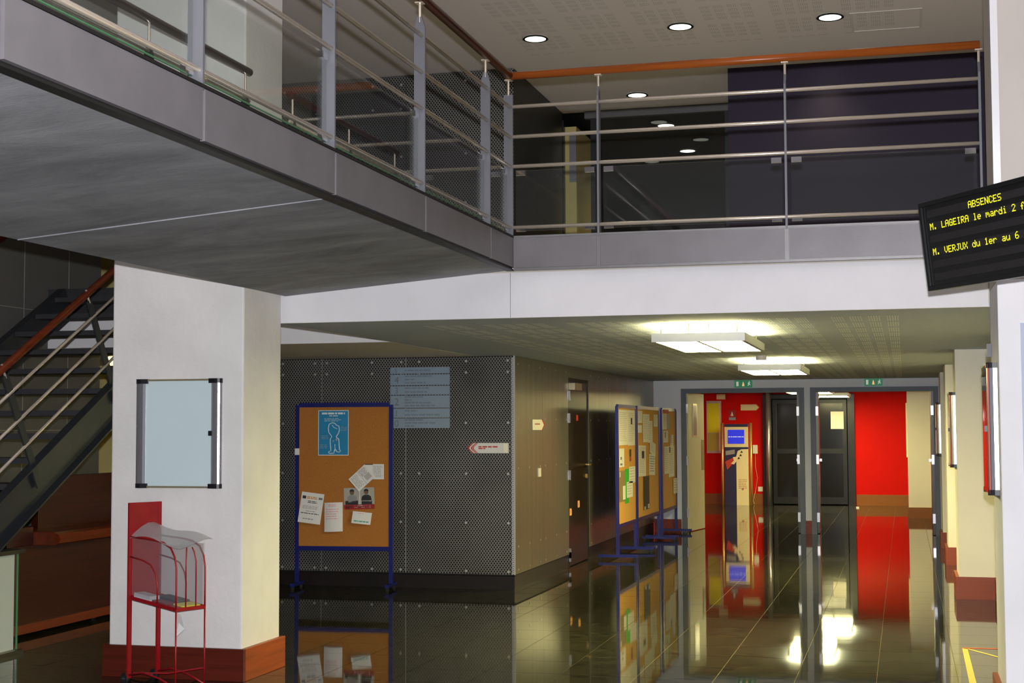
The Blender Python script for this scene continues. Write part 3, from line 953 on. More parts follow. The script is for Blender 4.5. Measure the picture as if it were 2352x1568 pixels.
# ---- floor directory: six plates
dz = [2.231, 2.163, 2.047, 1.952, 1.822, 1.727, 1.62]
DX0, DX1, DY = -5.072, -4.437, MY - .012
zpx = [2.228, 2.157, 2.042, 1.944, 1.815, 1.716, 1.6]
zs = [2.231, 2.158, 2.041, 1.944, 1.811, 1.711, 1.604]
rows = [[(.0, .30)], [(0, .30), (0, .10), (0, .25)], [(0, .26), (0, .24)], [(0, .20), (0, .07), (0, .28), (0, .33)], [(0, .14), (0, .40)], [(0, .22), (0, .34), (0, .12)]]
PL = ['topmost pale blue directory plate, one line of print, on the perforated wall', 'second directory plate from the top, with three lines of print', 'third directory plate from the top, with two lines of print', 'fourth directory plate from the top, tallest, four lines of print', 'fifth directory plate from the top, just above the lowest one', 'lowest pale blue directory plate, bearing a zero']
for i, dgt in enumerate('543210'):
    zt, zb = zs[i] - .004, zs[i + 1] + .004
    t_ = thing('directory_plate', ((DX0 + DX1) / 2, DY, zb), PL[i], 'sign', 'floor directory plates')
    MB().box(DX0, DX1, DY, DY + .006, zb, zt).build('plate', 'plaque', t_)
    hh = min(.075, (zt - zb) * .72)
    text_mb(MB(), dgt, hh * 1.35, (DX0 + .045, DY, (zt + zb) / 2 - hh * .48), U, V, N).build('numeral', 'ink_grey', t_)
    lm = MB()
    n_ = len(rows[i])
    for k, (a, wd) in enumerate(rows[i]):
        words(lm, (DX0 + .155, DY, zt - (zt - zb) * (k + .72) / (n_ + .25)), U, V, N, wd, .014)
    tag(lm.build('lettering', 'ink_plate', t_), kind='stuff')

# ---- notice boards on blue frames
def stand_board(t_, A, Bp, zb, zt, cork_m, foot, side):
    """A, Bp: floor points of the two legs; side = unit vector towards the viewer"""
    A, Bp = Vector((*A, 0)), Vector((*Bp, 0))
    u = (Bp - A).normalized()
    n = Vector(side)
    L = (Bp - A).length
    r = .019
    for P_ in (A, Bp):
        lg = MB().obox(P_ + Vector((0, 0, (zt + .06) / 2)), u * r, n * r, (0, 0, (zt - .06) / 2)).build('leg', 'blue_frame', t_)
        ft = MB().obox(P_ + Vector((0, 0, .048)), u * .02, n * foot, (0, 0, .016)).build('foot', 'blue_frame', t_)
        for s_ in (-1, 1):
            MB().obox(P_ + n * (foot - .03) * s_ + Vector((0, 0, .016)), u * .014, n * .014, (0, 0, .016)).build('glide', 'rubber', ft)
    for z in (zt, zb):
        MB().obox(A + u * L / 2 + Vector((0, 0, z)), u * (L / 2 - r), n * .016, (0, 0, .022)).build('cross_bar', 'blue_frame', t_)
    MB().obox(A + u * L / 2 + Vector((0, 0, (zt + zb) / 2)), u * (L / 2 - r), n * .009, (0, 0, (zt - zb) / 2 - .022)).build('cork_panel', cork_m, t_)
    return u, n

def sheet(name, label, cat, O, u, v, n, wd, ht, m='paper', curl=None, prints=(), group=None, segs=6, th=.0012):
    """a sheet of paper: O top-left corner, u right, v down, n out of the board. prints: (u0,v0,u1,v1,material) in 0..1"""
    O, u, v, n = map(Vector, (O, u, v, n))
    u.normalize(); v.normalize(); n.normalize()
    cf = curl or (lambda s, q: 0)
    pt = lambda s, q, d=0: O + u * (wd * s) + v * (ht * q) + n * (cf(s, q) + d)
    mb = MB()
    k = segs if curl else 1
    g_ = k + 1
    for d in (th, 0):
        for j in range(g_):
            for i in range(g_):
                mb.v.append(pt(i / k, j / k, d))
    for j in range(k):
        for i in range(k):
            a = j * g_ + i
            mb.f.append((a + g_, a + g_ + 1, a + 1, a))
            o = g_ * g_
            mb.f.append((o + a, o + a + 1, o + a + g_ + 1, o + a + g_))
    for i in range(k):
        for a, b_ in ((i, i + 1), (k * g_ + i + 1, k * g_ + i)):
            mb.f.append((a, b_, b_ + g_ * g_, a + g_ * g_))
        for a, b_ in (((i + 1) * g_, i * g_), (i * g_ + k, (i + 1) * g_ + k)):
            mb.f.append((a, b_, b_ + g_ * g_, a + g_ * g_))
    o = tag(mb.build(name, m), label, cat, group)
    by = {}
    for k_, (u0, v0, u1, v1, pm, *ln_) in enumerate(prints):
        q = by.setdefault((pm, -1 if ln_ else k_), MB())
        ks = 3 if curl else 1
        for i in range(ks):
            a, b_ = u0 + (u1 - u0) * i / ks, u0 + (u1 - u0) * (i + 1) / ks
            q.quad(pt(a, v1, th + .0006), pt(b_, v1, th + .0006), pt(b_, v0, th + .0006), pt(a, v0, th + .0006))
    for (pm, k_), q in by.items():
        if k_ < 0:
            tag(q.build('lettering', pm, o), kind='stuff')
        else:
            q.build('print', pm, o)
    return o

def lines(u0, u1, v0, v1, n, m, fill=.5, jag=.25):
    out = []
    for i in range(n):
        q = v0 + (v1 - v0) * i / n
        h_ = (v1 - v0) / n * fill
        x = u0
        end = u1 - random.random() * jag * (u1 - u0)
        while x < end - .01:
            l_ = min(random.uniform(.06, .2), end - x)
            out.append((x, q, x + l_, q + h_, m, True))
            x += l_ + .025
    return out

nb = thing('notice_board', (-5.44, 13.98, 0), 'blue-framed cork notice board standing alone before the perforated wall', 'notice board')
A_, B__ = (-5.953, 13.955), (-4.982, 14.045)
u, n = stand_board(nb, A_, B__, .405, 1.845, 'cork', .17, Vector((B__[1] - A_[1], -(B__[0] - A_[0]), 0)).normalized())
MB().obox(Vector((*A_, 1.375)) + n * .02, u * .024, n * .002, (0, 0, .033)).build('tag', 'paper', nb)
u, n = Vector(u), Vector(n)
def on(x, z, d=.012):
    """point on the board's face at horizontal offset x (world X) and height z"""
    s_ = (x - A_[0]) / u.x
    return Vector((*A_, z)) + u * s_ + n * d
dn = Vector((0, 0, -1))
po = sheet('poster', 'bright blue poster with a white outlined figure on the cork board', 'poster', on(-5.735, 1.792), u, dn, n, .318, .455, 'poster_blue',
           prints=[(0, 0, 1, .014, 'poster_white'), (0, .986, 1, 1, 'poster_white'), (0, 0, .02, 1, 'poster_white'), (.98, 0, 1, 1, 'poster_white')]
           + lines(.12, .88, .05, .095, 1, 'poster_white', .9, .05) + lines(.36, .66, .115, .15, 1, 'poster_white', .5) + lines(.2, .8, .18, .26, 3, 'poster_white', .3)
           + lines(.74, .96, .37, .48, 3, 'plaque', .35) + lines(.1, .36, .56, .66, 3, 'plaque', .35) + lines(.06, .32, .76, .86, 3, 'plaque', .35))
def pl(fx, fy):
    return on(-5.735, 1.792) + u * (.318 * fx) + dn * (.455 * fy) + n * .004
outl = [(.45, .58), (.43, .565), (.35, .49), (.33, .40), (.36, .31), (.46, .275), (.55, .29), (.60, .33), (.68, .35), (.70, .44), (.66, .52), (.60, .575), (.60, .60), (.68, .64), (.69, .76), (.70, .87), (.74, .90), (.70, .925), (.62, .92), (.58, .87), (.55, .86), (.53, .91), (.52, .95), (.40, .955), (.33, .94), (.36, .915), (.42, .90), (.40, .74), (.40, .64)]
MB().tube([pl(*q) for q in outl], .0042, 6, True).tube([pl(.46, .33), pl(.52, .385), pl(.63, .41)], .003, 6).tube([pl(.56, .90), pl(.55, .75)], .003, 6).build('figure_outline', 'poster_white', po)
MB().disc(pl(.61, .65), n, .013, .001, 12).disc(pl(.50, .68), n, .008, .001, 10).build('figure_dot', 'plaque', po)

def rot(a):
    a = R_(a)
    return u * math.cos(a) + dn * math.sin(a), dn * math.cos(a) - u * math.sin(a)
uu, vv = rot(7)
sheet('notice', 'white printed notice hanging askew over the left edge of the cork board', 'notice', on(-5.895, .975, .026), uu, vv, n, .235, .305, 'paper',
      curl=lambda s, q: .004 + .012 * s * (1 - s) + .028 * q, prints=[(.06, .12, .22, .215, 'photo_shadow')] + lines(.26, .72, .13, .22, 2, 'ink_orange', .7, .02) + [(.78, .13, .95, .2, 'ink_grey')]
      + lines(.32, .75, .27, .36, 2, 'ink', .5) + lines(.12, .9, .44, .56, 3, 'ink_grey', .3) + lines(.3, .78, .6, .63, 1, 'ink_grey', .6) + lines(.08, .9, .67, .72, 1, 'ink', .5, .02) + lines(.2, .75, .85, .9, 1, 'ink_grey', .5))
uu, vv = rot(-2)
sheet('notice', 'white notice with faint pink writing, low on the cork board', 'notice', on(-5.665, .862, .016), uu, vv, n, .19, .29, 'paper',
      curl=lambda s, q: .004 + .03 * q + .018 * (1 - (2 * s - 1) ** 2), prints=lines(.22, .78, .06, .16, 2, 'ink_pink', .5) + lines(.1, .85, .22, .62, 5, 'ink_pink', .35))
uu, vv = rot(-2)
pho = sheet('flyer', 'photo flyer of two people in suits with a red banner on the cork board', 'flyer', on(-5.468, 1.008), uu, vv, n, .315, .215, 'photo_back',
            prints=[(.0, .78, 1, 1, 'banner_red'), (.505, .0, .53, .78, 'paper'), (.04, .6, .46, .78, 'photo_shadow'), (.58, .62, .92, .78, 'photo_shadow'), (.14, .58, .42, .68, 'paper_grey'), (.56, .56, .9, .66, 'paper_grey'), (.04, .84, .2, .95, 'ink_grey'), (.2, .83, .27, .95, 'ink_orange')]
            + [(a, b_, c, d, 'paper', True) for a, b_, c, d, *_ in lines(.34, .92, .82, .97, 2, 'x', .5, .1)])
fp = lambda a, b_, d=.0025: on(-5.468, 1.008) + uu * (.315 * a) + vv * (.215 * b_) + n * d
for cx_, cm_ in ((.27, 'photo_grey'), (.74, 'photo_shadow')):
    MB().prism([fp(cx_ - a, b_) for a, b_ in ((.17, .60), (.15, .42), (.07, .34), (-.07, .34), (-.15, .42), (-.17, .60))], n * .0004).build('figure_body', cm_, pho)
    MB().prism([fp(cx_ + .075 * math.cos(q), .21 + .125 * math.sin(q), .003) for q in [k * math.pi / 7 for k in range(14)]], n * .0004).build('figure_head', 'photo_skin', pho)
    MB().prism([fp(cx_ + .08 * math.cos(q), .17 + .11 * math.sin(q), .0035) for q in [math.pi + k * math.pi / 7 for k in range(8)]], n * .0004).build('figure_hair', 'photo_shadow', pho)
uu, vv = rot(-42)
sheet('leaflet', 'open white leaflet pinned diagonally above the photo flyer', 'leaflet', on(-5.415, 1.098, .016), uu, vv, n, .225, .165, 'paper',
      prints=lines(.06, .46, .1, .9, 11, 'ink_grey', .3) + lines(.54, .94, .08, .5, 6, 'ink', .3) + [(.6, .5, .9, .85, 'paper_grey')] + [(.49, 0, .5, 1, 'ink_grey')], curl=lambda s, q: .004 + .012 * abs(s - .5), segs=4)
sheet('leaflet', 'upright white leaflet overlapped by the diagonal one on the cork board', 'leaflet', on(-5.262, 1.25, .012), u, dn, n, .21, .152, 'paper',
      prints=[(.0, .0, .45, .05, 'ink')] + lines(.5, .94, .12, .9, 10, 'ink_grey', .3) + [(.46, 0, .47, 1, 'ink_grey')])
uu, vv = rot(6)
sheet('notice', 'small white card with green writing at lower right of the cork board', 'notice', on(-5.362, .782, .018), uu, vv, n, .192, .118, 'paper',
      curl=lambda s, q: .004 + .022 * q - .02 * s * s + .022, prints=lines(.12, .9, .74, .86, 1, 'ink_teal', .9, .02) + lines(.3, .6, .1, .2, 1, 'ink_pink', .5))

# three notice boards in the corridor
CXB = -3.40
out = Vector((1, 0, 0))
un, dn_ = Vector((0, 1, 0)), Vector((0, 0, -1))
def cboard(y0, y1, label, m='cork_light'):
    t_ = thing('notice_board', (CXB, (y0 + y1) / 2, 0), label, 'notice board', 'blue-framed boards lined up in the corridor')
    stand_board(t_, (CXB, y0), (CXB, y1), .405, 1.872, m, .24, out)
    return t_
cboard(17.82, 19.05, 'nearest of the three corridor notice boards, with a bright green sheet')
cboard(19.17, 20.93, 'middle corridor notice board, crowded with white sheets above a dark poster')
cboard(21.22, 22.58, 'farthest corridor notice board, nearest to the beige door leaf')
def cs(name, label, cat, y, z, wd, ht, m='paper_cream', prints=(), tilt=0, d=.013, group='sheets pinned on the corridor boards'):
    a = R_(tilt)
    uu, vv = un * math.cos(a) + dn_ * math.sin(a), dn_ * math.cos(a) - un * math.sin(a)
    return sheet(name, label, cat, (CXB + d, y, z), uu, vv, out, wd, ht, m, prints=prints, group=group)
tx = lambda n=10: lines(.1, .92, .08, .92, n, 'ink_faint', .25)
# board 1
cs('notice', 'large cream sheet filling the upper left of the nearest corridor board', 'notice', 17.86, 1.83, .62, .44, prints=tx(16))
cs('notice', 'large cream sheet with a small dark picture, upper right of the nearest corridor board', 'notice', 18.49, 1.83, .5, .45, prints=tx(16) + [(.4, .22, .62, .4, 'dark_photo')])
cs('notice', 'small white sheet midway on the left of the nearest corridor board', 'notice', 17.88, 1.35, .34, .23, prints=[(.25, .45, .5, .6, 'ink_grey'), (.2, .8, .6, .9, 'ink_grey')])
cs('card', 'narrow dark card with red foot midway on the nearest corridor board', 'card', 18.6, 1.33, .11, .15, 'dark_photo', prints=[(.1, .6, .9, 1, 'ink_red')])
cs('notice', 'khaki sheet at lower left of the nearest corridor board', 'notice', 17.9, 1.075, .36, .38, 'khaki_paper', prints=[(.0, .03, .14, .2, 'paper_cream')])
cs('notice', 'bright green sheet in the middle of the nearest corridor board', 'notice', 18.26, 1.09, .26, .43, 'green_paper', d=.0145)
cs('notice', 'white sheet on the right of the green one, nearest corridor board', 'notice', 18.53, 1.11, .45, .21, d=.016, prints=tx(5))
cs('notice', 'white sheet over the lower half of the green one, nearest corridor board', 'notice', 18.37, .925, .42, .20, d=.016, prints=tx(5))
cs('notice', 'slim white sheet over the khaki one, nearest corridor board', 'notice', 18.1, .885, .17, .17, d=.016)
# board 2
cs('notice', 'white sheet at top left corner of the middle corridor board', 'notice', 19.24, 1.83, .32, .16, prints=tx(6))
cs('notice', 'wide white sheet across the top of the middle corridor board', 'notice', 19.6, 1.79, .52, .38, prints=tx(14), d=.0145)
cs('notice', 'white sheet below the top row, centre of the middle corridor board', 'notice', 19.98, 1.7, .38, .3, prints=tx(10), d=.016)
cs('notice', 'white sheet at top right of the middle corridor board', 'notice', 20.5, 1.79, .32, .17, prints=tx(6))
cs('notice', 'white sheet under the top left corner of the middle corridor board', 'notice', 19.22, 1.64, .3, .1, d=.0145)
cs('notice', 'tall white sheet with a small dark photo, left of the middle corridor board', 'notice', 19.26, 1.375, .56, .41, prints=tx(14) + [(.42, .18, .76, .42, 'photo_shadow')], tilt=1)
cs('notice', 'white sheet pinned askew on the right of the middle corridor board', 'notice', 20.12, 1.44, .48, .17, tilt=8, d=.02, prints=tx(6))
cs('notice', 'narrow white sheet low on the right of the middle corridor board', 'notice', 20.1, 1.25, .47, .29, tilt=2, prints=lines(.1, .9, .1, .9, 7, 'ink_grey', .3))
cs('poster', 'dark brown photographic poster low on the middle corridor board', 'poster', 19.6, .955, .48, .45, 'dark_photo', prints=[(.1, .9, .4, 1, 'paper_grey'), (.7, .85, .98, .98, 'paper_grey')], group=None)
# board 3
cs('notice', 'white sheet at top left of the farthest corridor board', 'notice', 21.28, 1.81, .38, .23, prints=tx(8))
cs('notice', 'white sheet at top centre of the farthest corridor board', 'notice', 21.7, 1.8, .24, .22, 'paper_grey', prints=tx(8))
cs('notice', 'white sheet in second row on the left of the farthest corridor board', 'notice', 21.34, 1.56, .44, .17, prints=tx(6) + [(.3, .1, .45, .6, 'dark_photo')])
cs('notice', 'white sheet in second row on the right of the farthest corridor board', 'notice', 22.0, 1.5, .3, .22, prints=tx(6) + [(.1, .0, .25, .6, 'dark_photo')])
cs('notice', 'tall white sheet in the middle of the farthest corridor board', 'notice', 21.4, 1.33, .42, .4, prints=tx(12), d=.0145)
cs('notice', 'large white sheet with a dark photo at centre right of the farthest corridor board', 'notice', 21.8, 1.33, .55, .46, prints=tx(14) + [(.1, .02, .3, .2, 'dark_photo')], d=.016)
cs('notice', 'white sheet sticking out at lower right of the farthest corridor board', 'notice', 22.22, .84, .4, .23, d=.02, prints=tx(5))
cs('card', 'orange-brown card at lower left of the farthest corridor board', 'card', 21.32, .97, .22, .2, 'ink_orange')
cs('card', 'red card along the top edge of the farthest corridor board', 'card', 21.3, 1.872, .5, .05, 'ink_red', d=.02)

# ---- snap-frame notice case on the left pillar
def case(t_, O, u, v, n, wd, ht, back, dp=.032, sw=.07, gd=.018):
    """display case: O = top-left corner on the wall"""
    O, u, v, n = map(Vector, (O, u, v, n))
    pt = lambda a, b_, c: O + u * a + v * b_ + n * c
    MB().obox(pt(wd / 2, ht / 2, (gd - .005) / 2), u * (wd / 2 - .01), v * (ht / 2 - .006), n * ((gd - .005) / 2)).build('backboard', back, t_)
    for s_ in (0, 1):                      # rounded aluminium side profiles
        x0 = 0 if s_ == 0 else wd
        d = 1 if s_ == 0 else -1
        pr_ = [(0, 0), (0, .4), (.10, .72), (.28, .93), (.5, 1), (.8, .93), (1, .55), (1, 0)]
        poly = [pt(x0 + d * a * sw, .03, c * dp) for a, c in pr_]
        MB().prism(poly, v * (ht - .06)).build('side_profile', 'aluminium', t_)
        for tb in (0, 1):
            y0 = 0 if tb == 0 else ht - .03
            cp = [(-.02, 0), (-.02, .45), (.1, .8), (.3, 1.04), (.6, 1.08), (1.25, .8), (1.25, 0)]
            MB().prism([pt(x0 + d * a * sw, y0, c * dp) for a, c in cp], v * .03).build('corner_cap', 'black_plastic', t_)
    for y0 in (.002, ht - .014):
        MB().obox(pt(wd / 2, y0 + .006, .011), u * (wd / 2 - .06), v * .006, n * .011).build('edge_bar', 'aluminium_warm', t_)
    MB().obox(pt(wd / 2, ht / 2, gd), u * (wd / 2 - sw), v * (ht / 2 - .014), n * .002).build('glass_door', 'glass_clear', t_)
    lk = MB().obox(pt(wd - sw - .006, ht * .5, gd + .006), u * .008, v * .016, n * .008).build('lock', 'black_plastic', t_)
nc = thing('notice_case', (-4.56, PYF, 1.222), 'empty glazed notice case with aluminium sides hanging on the left pillar', 'notice case')
case(nc, (-4.868, PYF, 1.932), (1, 0, 0), (0, 0, -1), (0, -1, 0), .61, .71, 'whiteboard')

def side_case(y0, x, z0, z1, wd, label, back):
    t_ = thing('notice_case', (x, y0 + wd / 2, z0), label, 'notice case', 'notice cases along the right corridor wall')
    case(t_, (x, y0 + wd, z1), (0, -1, 0), (0, 0, -1), (-1, 0, 0), wd, z1 - z0, back, .055, .055, .056)
    return t_
side_case(8.41, RX, 1.23, 1.95, .52, 'nearest notice case on the right, edge-on with a red sheet inside', 'red_panel')
side_case(14.53, .47, 1.22, 1.93, .58, 'second notice case down the right wall, on the first corridor pier', 'red_panel')
side_case(20.52, .47, 1.22, 1.93, .55, 'farthest notice case down the right wall, just before the doors', 'red_panel')

# ---- poster at the right frame edge
pr_ = thing('wall_poster', (1.0, 8.24, .9), 'grey-blue poster on the white pier at the right edge of the picture', 'poster')
MB().box(.605, 1.45, 8.236, 8.2445, .9, 2.15).build('sheet', 'poster_lilac', pr_)

# ---- LED message board
ls = Vector((.5285, -.849, 0)); lsn = Vector((-.849, -.5285, 0))
ph = R_(6.6)
lv = Vector((0, 0, -1)) * math.cos(ph) - lsn * math.sin(ph)
ln = ls.cross(lv); ln = ln if ln.dot(lsn) > 0 else -ln
LO = Vector((.084, 7.4, 2.684))
LW, LH = 1.08, .4285
led = thing('message_board', LO + ls * LW / 2 + lv * LH, 'black LED message board with glowing yellow text, tilted down at the right edge', 'display')
lp_ = lambda a, b_, c=0: LO + ls * a + lv * b_ + ln * c
MB().obox(lp_(LW / 2, LH / 2, -.045), ls * LW / 2, lv * LH / 2, ln * .035).build('housing', 'led_case', led, bevel=.004)
bz = MB()
for a0, a1, b0, b1 in ((0, LW, 0, .022), (0, LW, LH - .022, LH), (0, .022, .022, LH - .022), (LW - .022, LW, .022, LH - .022)):
    bz.obox(lp_((a0 + a1) / 2, (b0 + b1) / 2, -.004), ls * (a1 - a0) / 2, lv * (b1 - b0) / 2, ln * .006)
bz.build('bezel', 'led_case', led, bevel=.002)
GL = {'A': '01110 10001 10001 11111 10001 10001 10001', 'B': '11110 10001 10001 11110 10001 10001 11110', 'S': '01111 10000 10000 01110 00001 00001 11110',
      'E': '11111 10000 10000 11110 10000 10000 11111', 'N': '10001 11001 11001 10101 10011 10011 10001', 'C': '01110 10001 10000 10000 10000 10001 01110',
      'M': '10001 11011 10101 10101 10001 10001 10001', '.': '00000 00000 00000 00000 00000 01100 01100', 'L': '10000 10000 10000 10000 10000 10000 11111',
      'G': '01110 10001 10000 10111 10001 10001 01111', 'I': '01110 00100 00100 00100 00100 00100 01110', 'R': '11110 10001 10001 11110 10100 10010 10001',
      'V': '10001 10001 10001 10001 10001 01010 00100', 'J': '00111 00010 00010 00010 00010 10010 01100', 'U': '10001 10001 10001 10001 10001 10001 01110',
      'X': '10001 10001 01010 00100 01010 10001 10001', 'l': '01100 00100 00100 00100 00100 00100 01110', 'e': '00000 00000 01110 10001 11111 10000 01110',
      'm': '00000 00000 11010 10101 10101 10001 10001', 'a': '00000 00000 01110 00001 01111 10001 01111', 'r': '00000 00000 10110 11001 10000 10000 10000',
      'd': '00001 00001 01101 10011 10001 10001 01111', 'i': '00100 00000 01100 00100 00100 00100 01110', '2': '01110 10001 00001 00010 00100 01000 11111',
      'f': '00110 01001 01000 11100 01000 01000 01000', 'é': '00010 00100 01110 10001 11111 10000 01110', 'v': '00000 00000 10001 10001 10001 01010 00100',
      'u': '00000 00000 10001 10001 10001 10011 01101', '1': '00100 01100 00100 00100 00100 00100 01110', '6': '00110 01000 10000 11110 10001 10001 01110'}
PU, PV = .00532, .0046
def led_row(vc, txt, u0):
    rw = MB().obox(lp_(LW / 2, vc, -.0085), ls * (LW / 2 - .055), lv * .0175, ln * .0015).build('led_row', 'led_off', led)
    if not txt:
        return
    mb = MB()
    for k, ch in enumerate(txt + ' '):
        if ch == ' ' and mb.v:
            mb.build('led_text', 'led_yellow', rw)
            mb = MB()
        for r_i, row in enumerate(GL.get(ch, '').split()):
            j = 0
            for j, bit in enumerate(row):
                if bit == '1':
                    a = u0 + (k * 6 + j) * PU
                    b_ = vc + (r_i - 3) * PV
                    c = lp_(a, b_, -.0062)
                    mb.quad(c - ls * PU * .46 + lv * PV * .46, c + ls * PU * .46 + lv * PV * .46, c + ls * PU * .46 - lv * PV * .46, c - ls * PU * .46 - lv * PV * .46)
vr = [.0625 + .0607 * k for k in range(6)]
led_row(vr[0], 'ABSENCES', .395)
led_row(vr[1], 'M. LAGEIRA le mardi 2 février', .072)
led_row(vr[2], '', 0)
led_row(vr[3], 'M. VERJUX du 1er au 6 février', .072)
led_row(vr[4], '', 0)
led_row(vr[5], '', 0)
MB().tube([lp_(.78, .2, -.08), lp_(.78, .2, -.08) * 0 + Vector((1.05, 8.25, 2.6))], .02, 8).build('wall_arm', 'black_satin', led)

# ---- newspaper rack
rk = thing('leaflet_rack', (-4.52, 8.55, 0), 'red wire leaflet rack on wheels with a plastic-lined basket, standing by the left pillar', 'rack')
rA, rB, rC, rD = Vector((-4.752, 8.47, 0)), Vector((-4.655, 8.665, 0)), Vector((-4.37, 8.36, 0)), Vector((-4.275, 8.555, 0))
Zv = Vector((0, 0, 1))
zA, zC = .545, .49                     # basket floor at the back and the front
MB().obox(rA + Zv * .59, (rB - rA).normalized() * .014, (rC - rA).normalized() * .006, Zv * .55).build('back_post', 'red_metal', rk)
MB().obox(rB + Zv * .59, (rB - rA).normalized() * .014, (rC - rA).normalized() * .006, Zv * .55).build('back_post', 'red_metal', rk)
MB().obox((rA + rB) / 2 + Zv * .84, (rB - rA) / 2, (rC - rA).normalized() * .004, Zv * .30).build('back_plate', 'red_metal', rk)
cu = (rC - rA); cw = (rB - rA)
tp = lambda a, c, z: rA + cu * a + cw * c + Zv * z
for c in (0, 1):
    MB().tube([tp(1, c, .01 if c else -.0 + .01), tp(1, c, .2), tp(1, c, zC)], .0058, 8).build('front_leg', 'red_metal', rk, smooth=True)
    zt = .90
    MB().tube([tp(.02, c, .925), tp(.5, c, .912), tp(.72, c, .90), tp(.88, c, .868), tp(.97, c, .81), tp(1, c, .74), tp(1, c, .6), tp(1, c, zC)], .0058, 8).build('basket_rail', 'red_metal', rk, smooth=True)
    MB().tube([tp(.02, c, .80), tp(.28, c, .782), tp(.46, c, .755), tp(.56, c, .70), tp(.6, c, .63), tp(.6, c, .52)], .005, 8).build('basket_rail', 'red_metal', rk, smooth=True)
    MB().tube([tp(0, c, .06), tp(.3, c, .085), tp(.65, c, .06), tp(1, c, .0 + .012)], .006, 8).build('brace', 'red_metal', rk, smooth=True)
for c, q in ((.33, .02), (.68, -.02)):
    MB().tube([tp(1, c, .49), tp(1.0, c, .78), tp(.985, c + q * 2, .84), tp(.96, c + q * 4, .868)], .0045, 8).build('basket_rail', 'red_metal', rk, smooth=True)
MB().tube([tp(1, 0, .012), tp(1, 1, .012)], .006, 8).build('brace', 'red_metal', rk)
MB().tube([tp(.1, 0, .075), tp(.55, .5, .075), tp(1, 1, .11)], .0055, 8).build('brace', 'red_metal', rk)
tr_ = MB()
for a, b_ in (((0, 0), (1, 0)), ((0, 1), (1, 1)), ((0, 0), (0, 1)), ((1, 0), (1, 1))):
    p0, p1 = tp(*a, zA if a[0] == 0 else zC), tp(*b_, zA if b_[0] == 0 else zC)
    d = (p1 - p0)
    tr_.obox((p0 + p1) / 2, d / 2, d.cross(Zv).normalized() * .005, Zv * .011)
tr_.build('tray_rim', 'red_metal', rk)
MB().add([tp(0, 0, zA), tp(1, 0, zC), tp(1, 1, zC), tp(0, 1, zA), tp(0, 0, zA + .004), tp(1, 0, zC + .004), tp(1, 1, zC + .004), tp(0, 1, zA + .004)],
         [(3, 2, 1, 0), (4, 5, 6, 7), (0, 1, 5, 4), (1, 2, 6, 5), (2, 3, 7, 6), (3, 0, 4, 7)]).build('tray', 'red_metal', rk)
for P_ in (rA, rB):
    ax = cw.normalized()
    o_ = P_ - cu.normalized() * .03
    wh = MB().tube([o_ + Zv * .036 - ax * .012, o_ + Zv * .036 + ax * .012], .035, 18).build('wheel', 'rubber', rk, smooth=True)
    MB().tube([o_ + Zv * .036 - ax * .02, o_ + Zv * .036 + ax * .02], .009, 10).build('hub', 'chrome', wh)
def pane_(a0, c0, z0, a1, c1, z1, h0, h1, name='plastic_side', m='plastic_film'):
    p, q = tp(a0, c0, z0), tp(a1, c1, z1)
    return MB().add([p, q, q + Zv * h1, p + Zv * h0], [(0, 1, 2, 3)]).build(name, m, rk)
pane_(.03, .03, zA + .015, .97, .03, zC + .015, .365, .38)
pane_(.03, .97, zA + .015, .97, .97, zC + .015, .365, .38)
pane_(.97, .03, zC + .015, .97, 1.02, zC + .015, .385, .385)
sh = MB()
nu, nv = 10, 6
for j in range(nv + 1):
    for i in range(nu + 1):
        a, c = i / nu, j / nv
        z = .915 + .0 * a + .075 * math.sin(c * 2.2) * (1 - a) ** 1.2 + .02 * math.sin(5 * a + 4 * c) + .02 * c - .03 * a * a
        sh.v.append(tp(-.0 + 1.1 * a + .06 * math.sin(3 * c), -.05 + 1.15 * c + .03 * math.sin(6 * a), z))
for j in range(nv):
    for i in range(nu):
        a = j * (nu + 1) + i
        sh.f.append((a, a + 1, a + nu + 2, a + nu + 1))
sh.build('plastic_cover', 'plastic_sheet', rk, smooth=True)
MB().add([tp(.97, .02, zC - .01), tp(1.03, .12, zC - .03), tp(1.06, .2, zC - .12), tp(.98, .02, zC - .17), tp(1.0, .1, zC - .08)], [(0, 1, 4), (1, 2, 4), (2, 3, 4), (3, 0, 4)]).build('plastic_tail', 'plastic_sheet', rk)
mags = [('white leaflet bundle at the back of the red rack basket', 'mag_white', .06, .06, .40, .40, .030), ('dark magazine lying in the middle of the red rack basket', 'mag_dark', .30, .44, .74, .90, .022),
        ('dark red magazine under the others in the red rack basket', 'mag_red', .44, .08, .72, .40, .012), ('yellow and green leaflet at the front of the red rack basket', 'mag_yellow', .76, .30, .95, .92, .010)]
for lb, m_, a0, c0, a1, c1, h_ in mags:
    zf = lambda a: zA + (zC - zA) * a + .005
    q = [(a0, c0), (a1, c0), (a1, c1), (a0, c1)]
    mb = MB().add([tp(a, c, zf(a)) for a, c in q] + [tp(a, c, zf(a) + h_) for a, c in q], [(3, 2, 1, 0), (4, 5, 6, 7), (0, 1, 5, 4), (1, 2, 6, 5), (2, 3, 7, 6), (3, 0, 4, 7)])
    tag(mb.build('magazine', m_), lb, 'magazine', 'reading matter in the red rack')

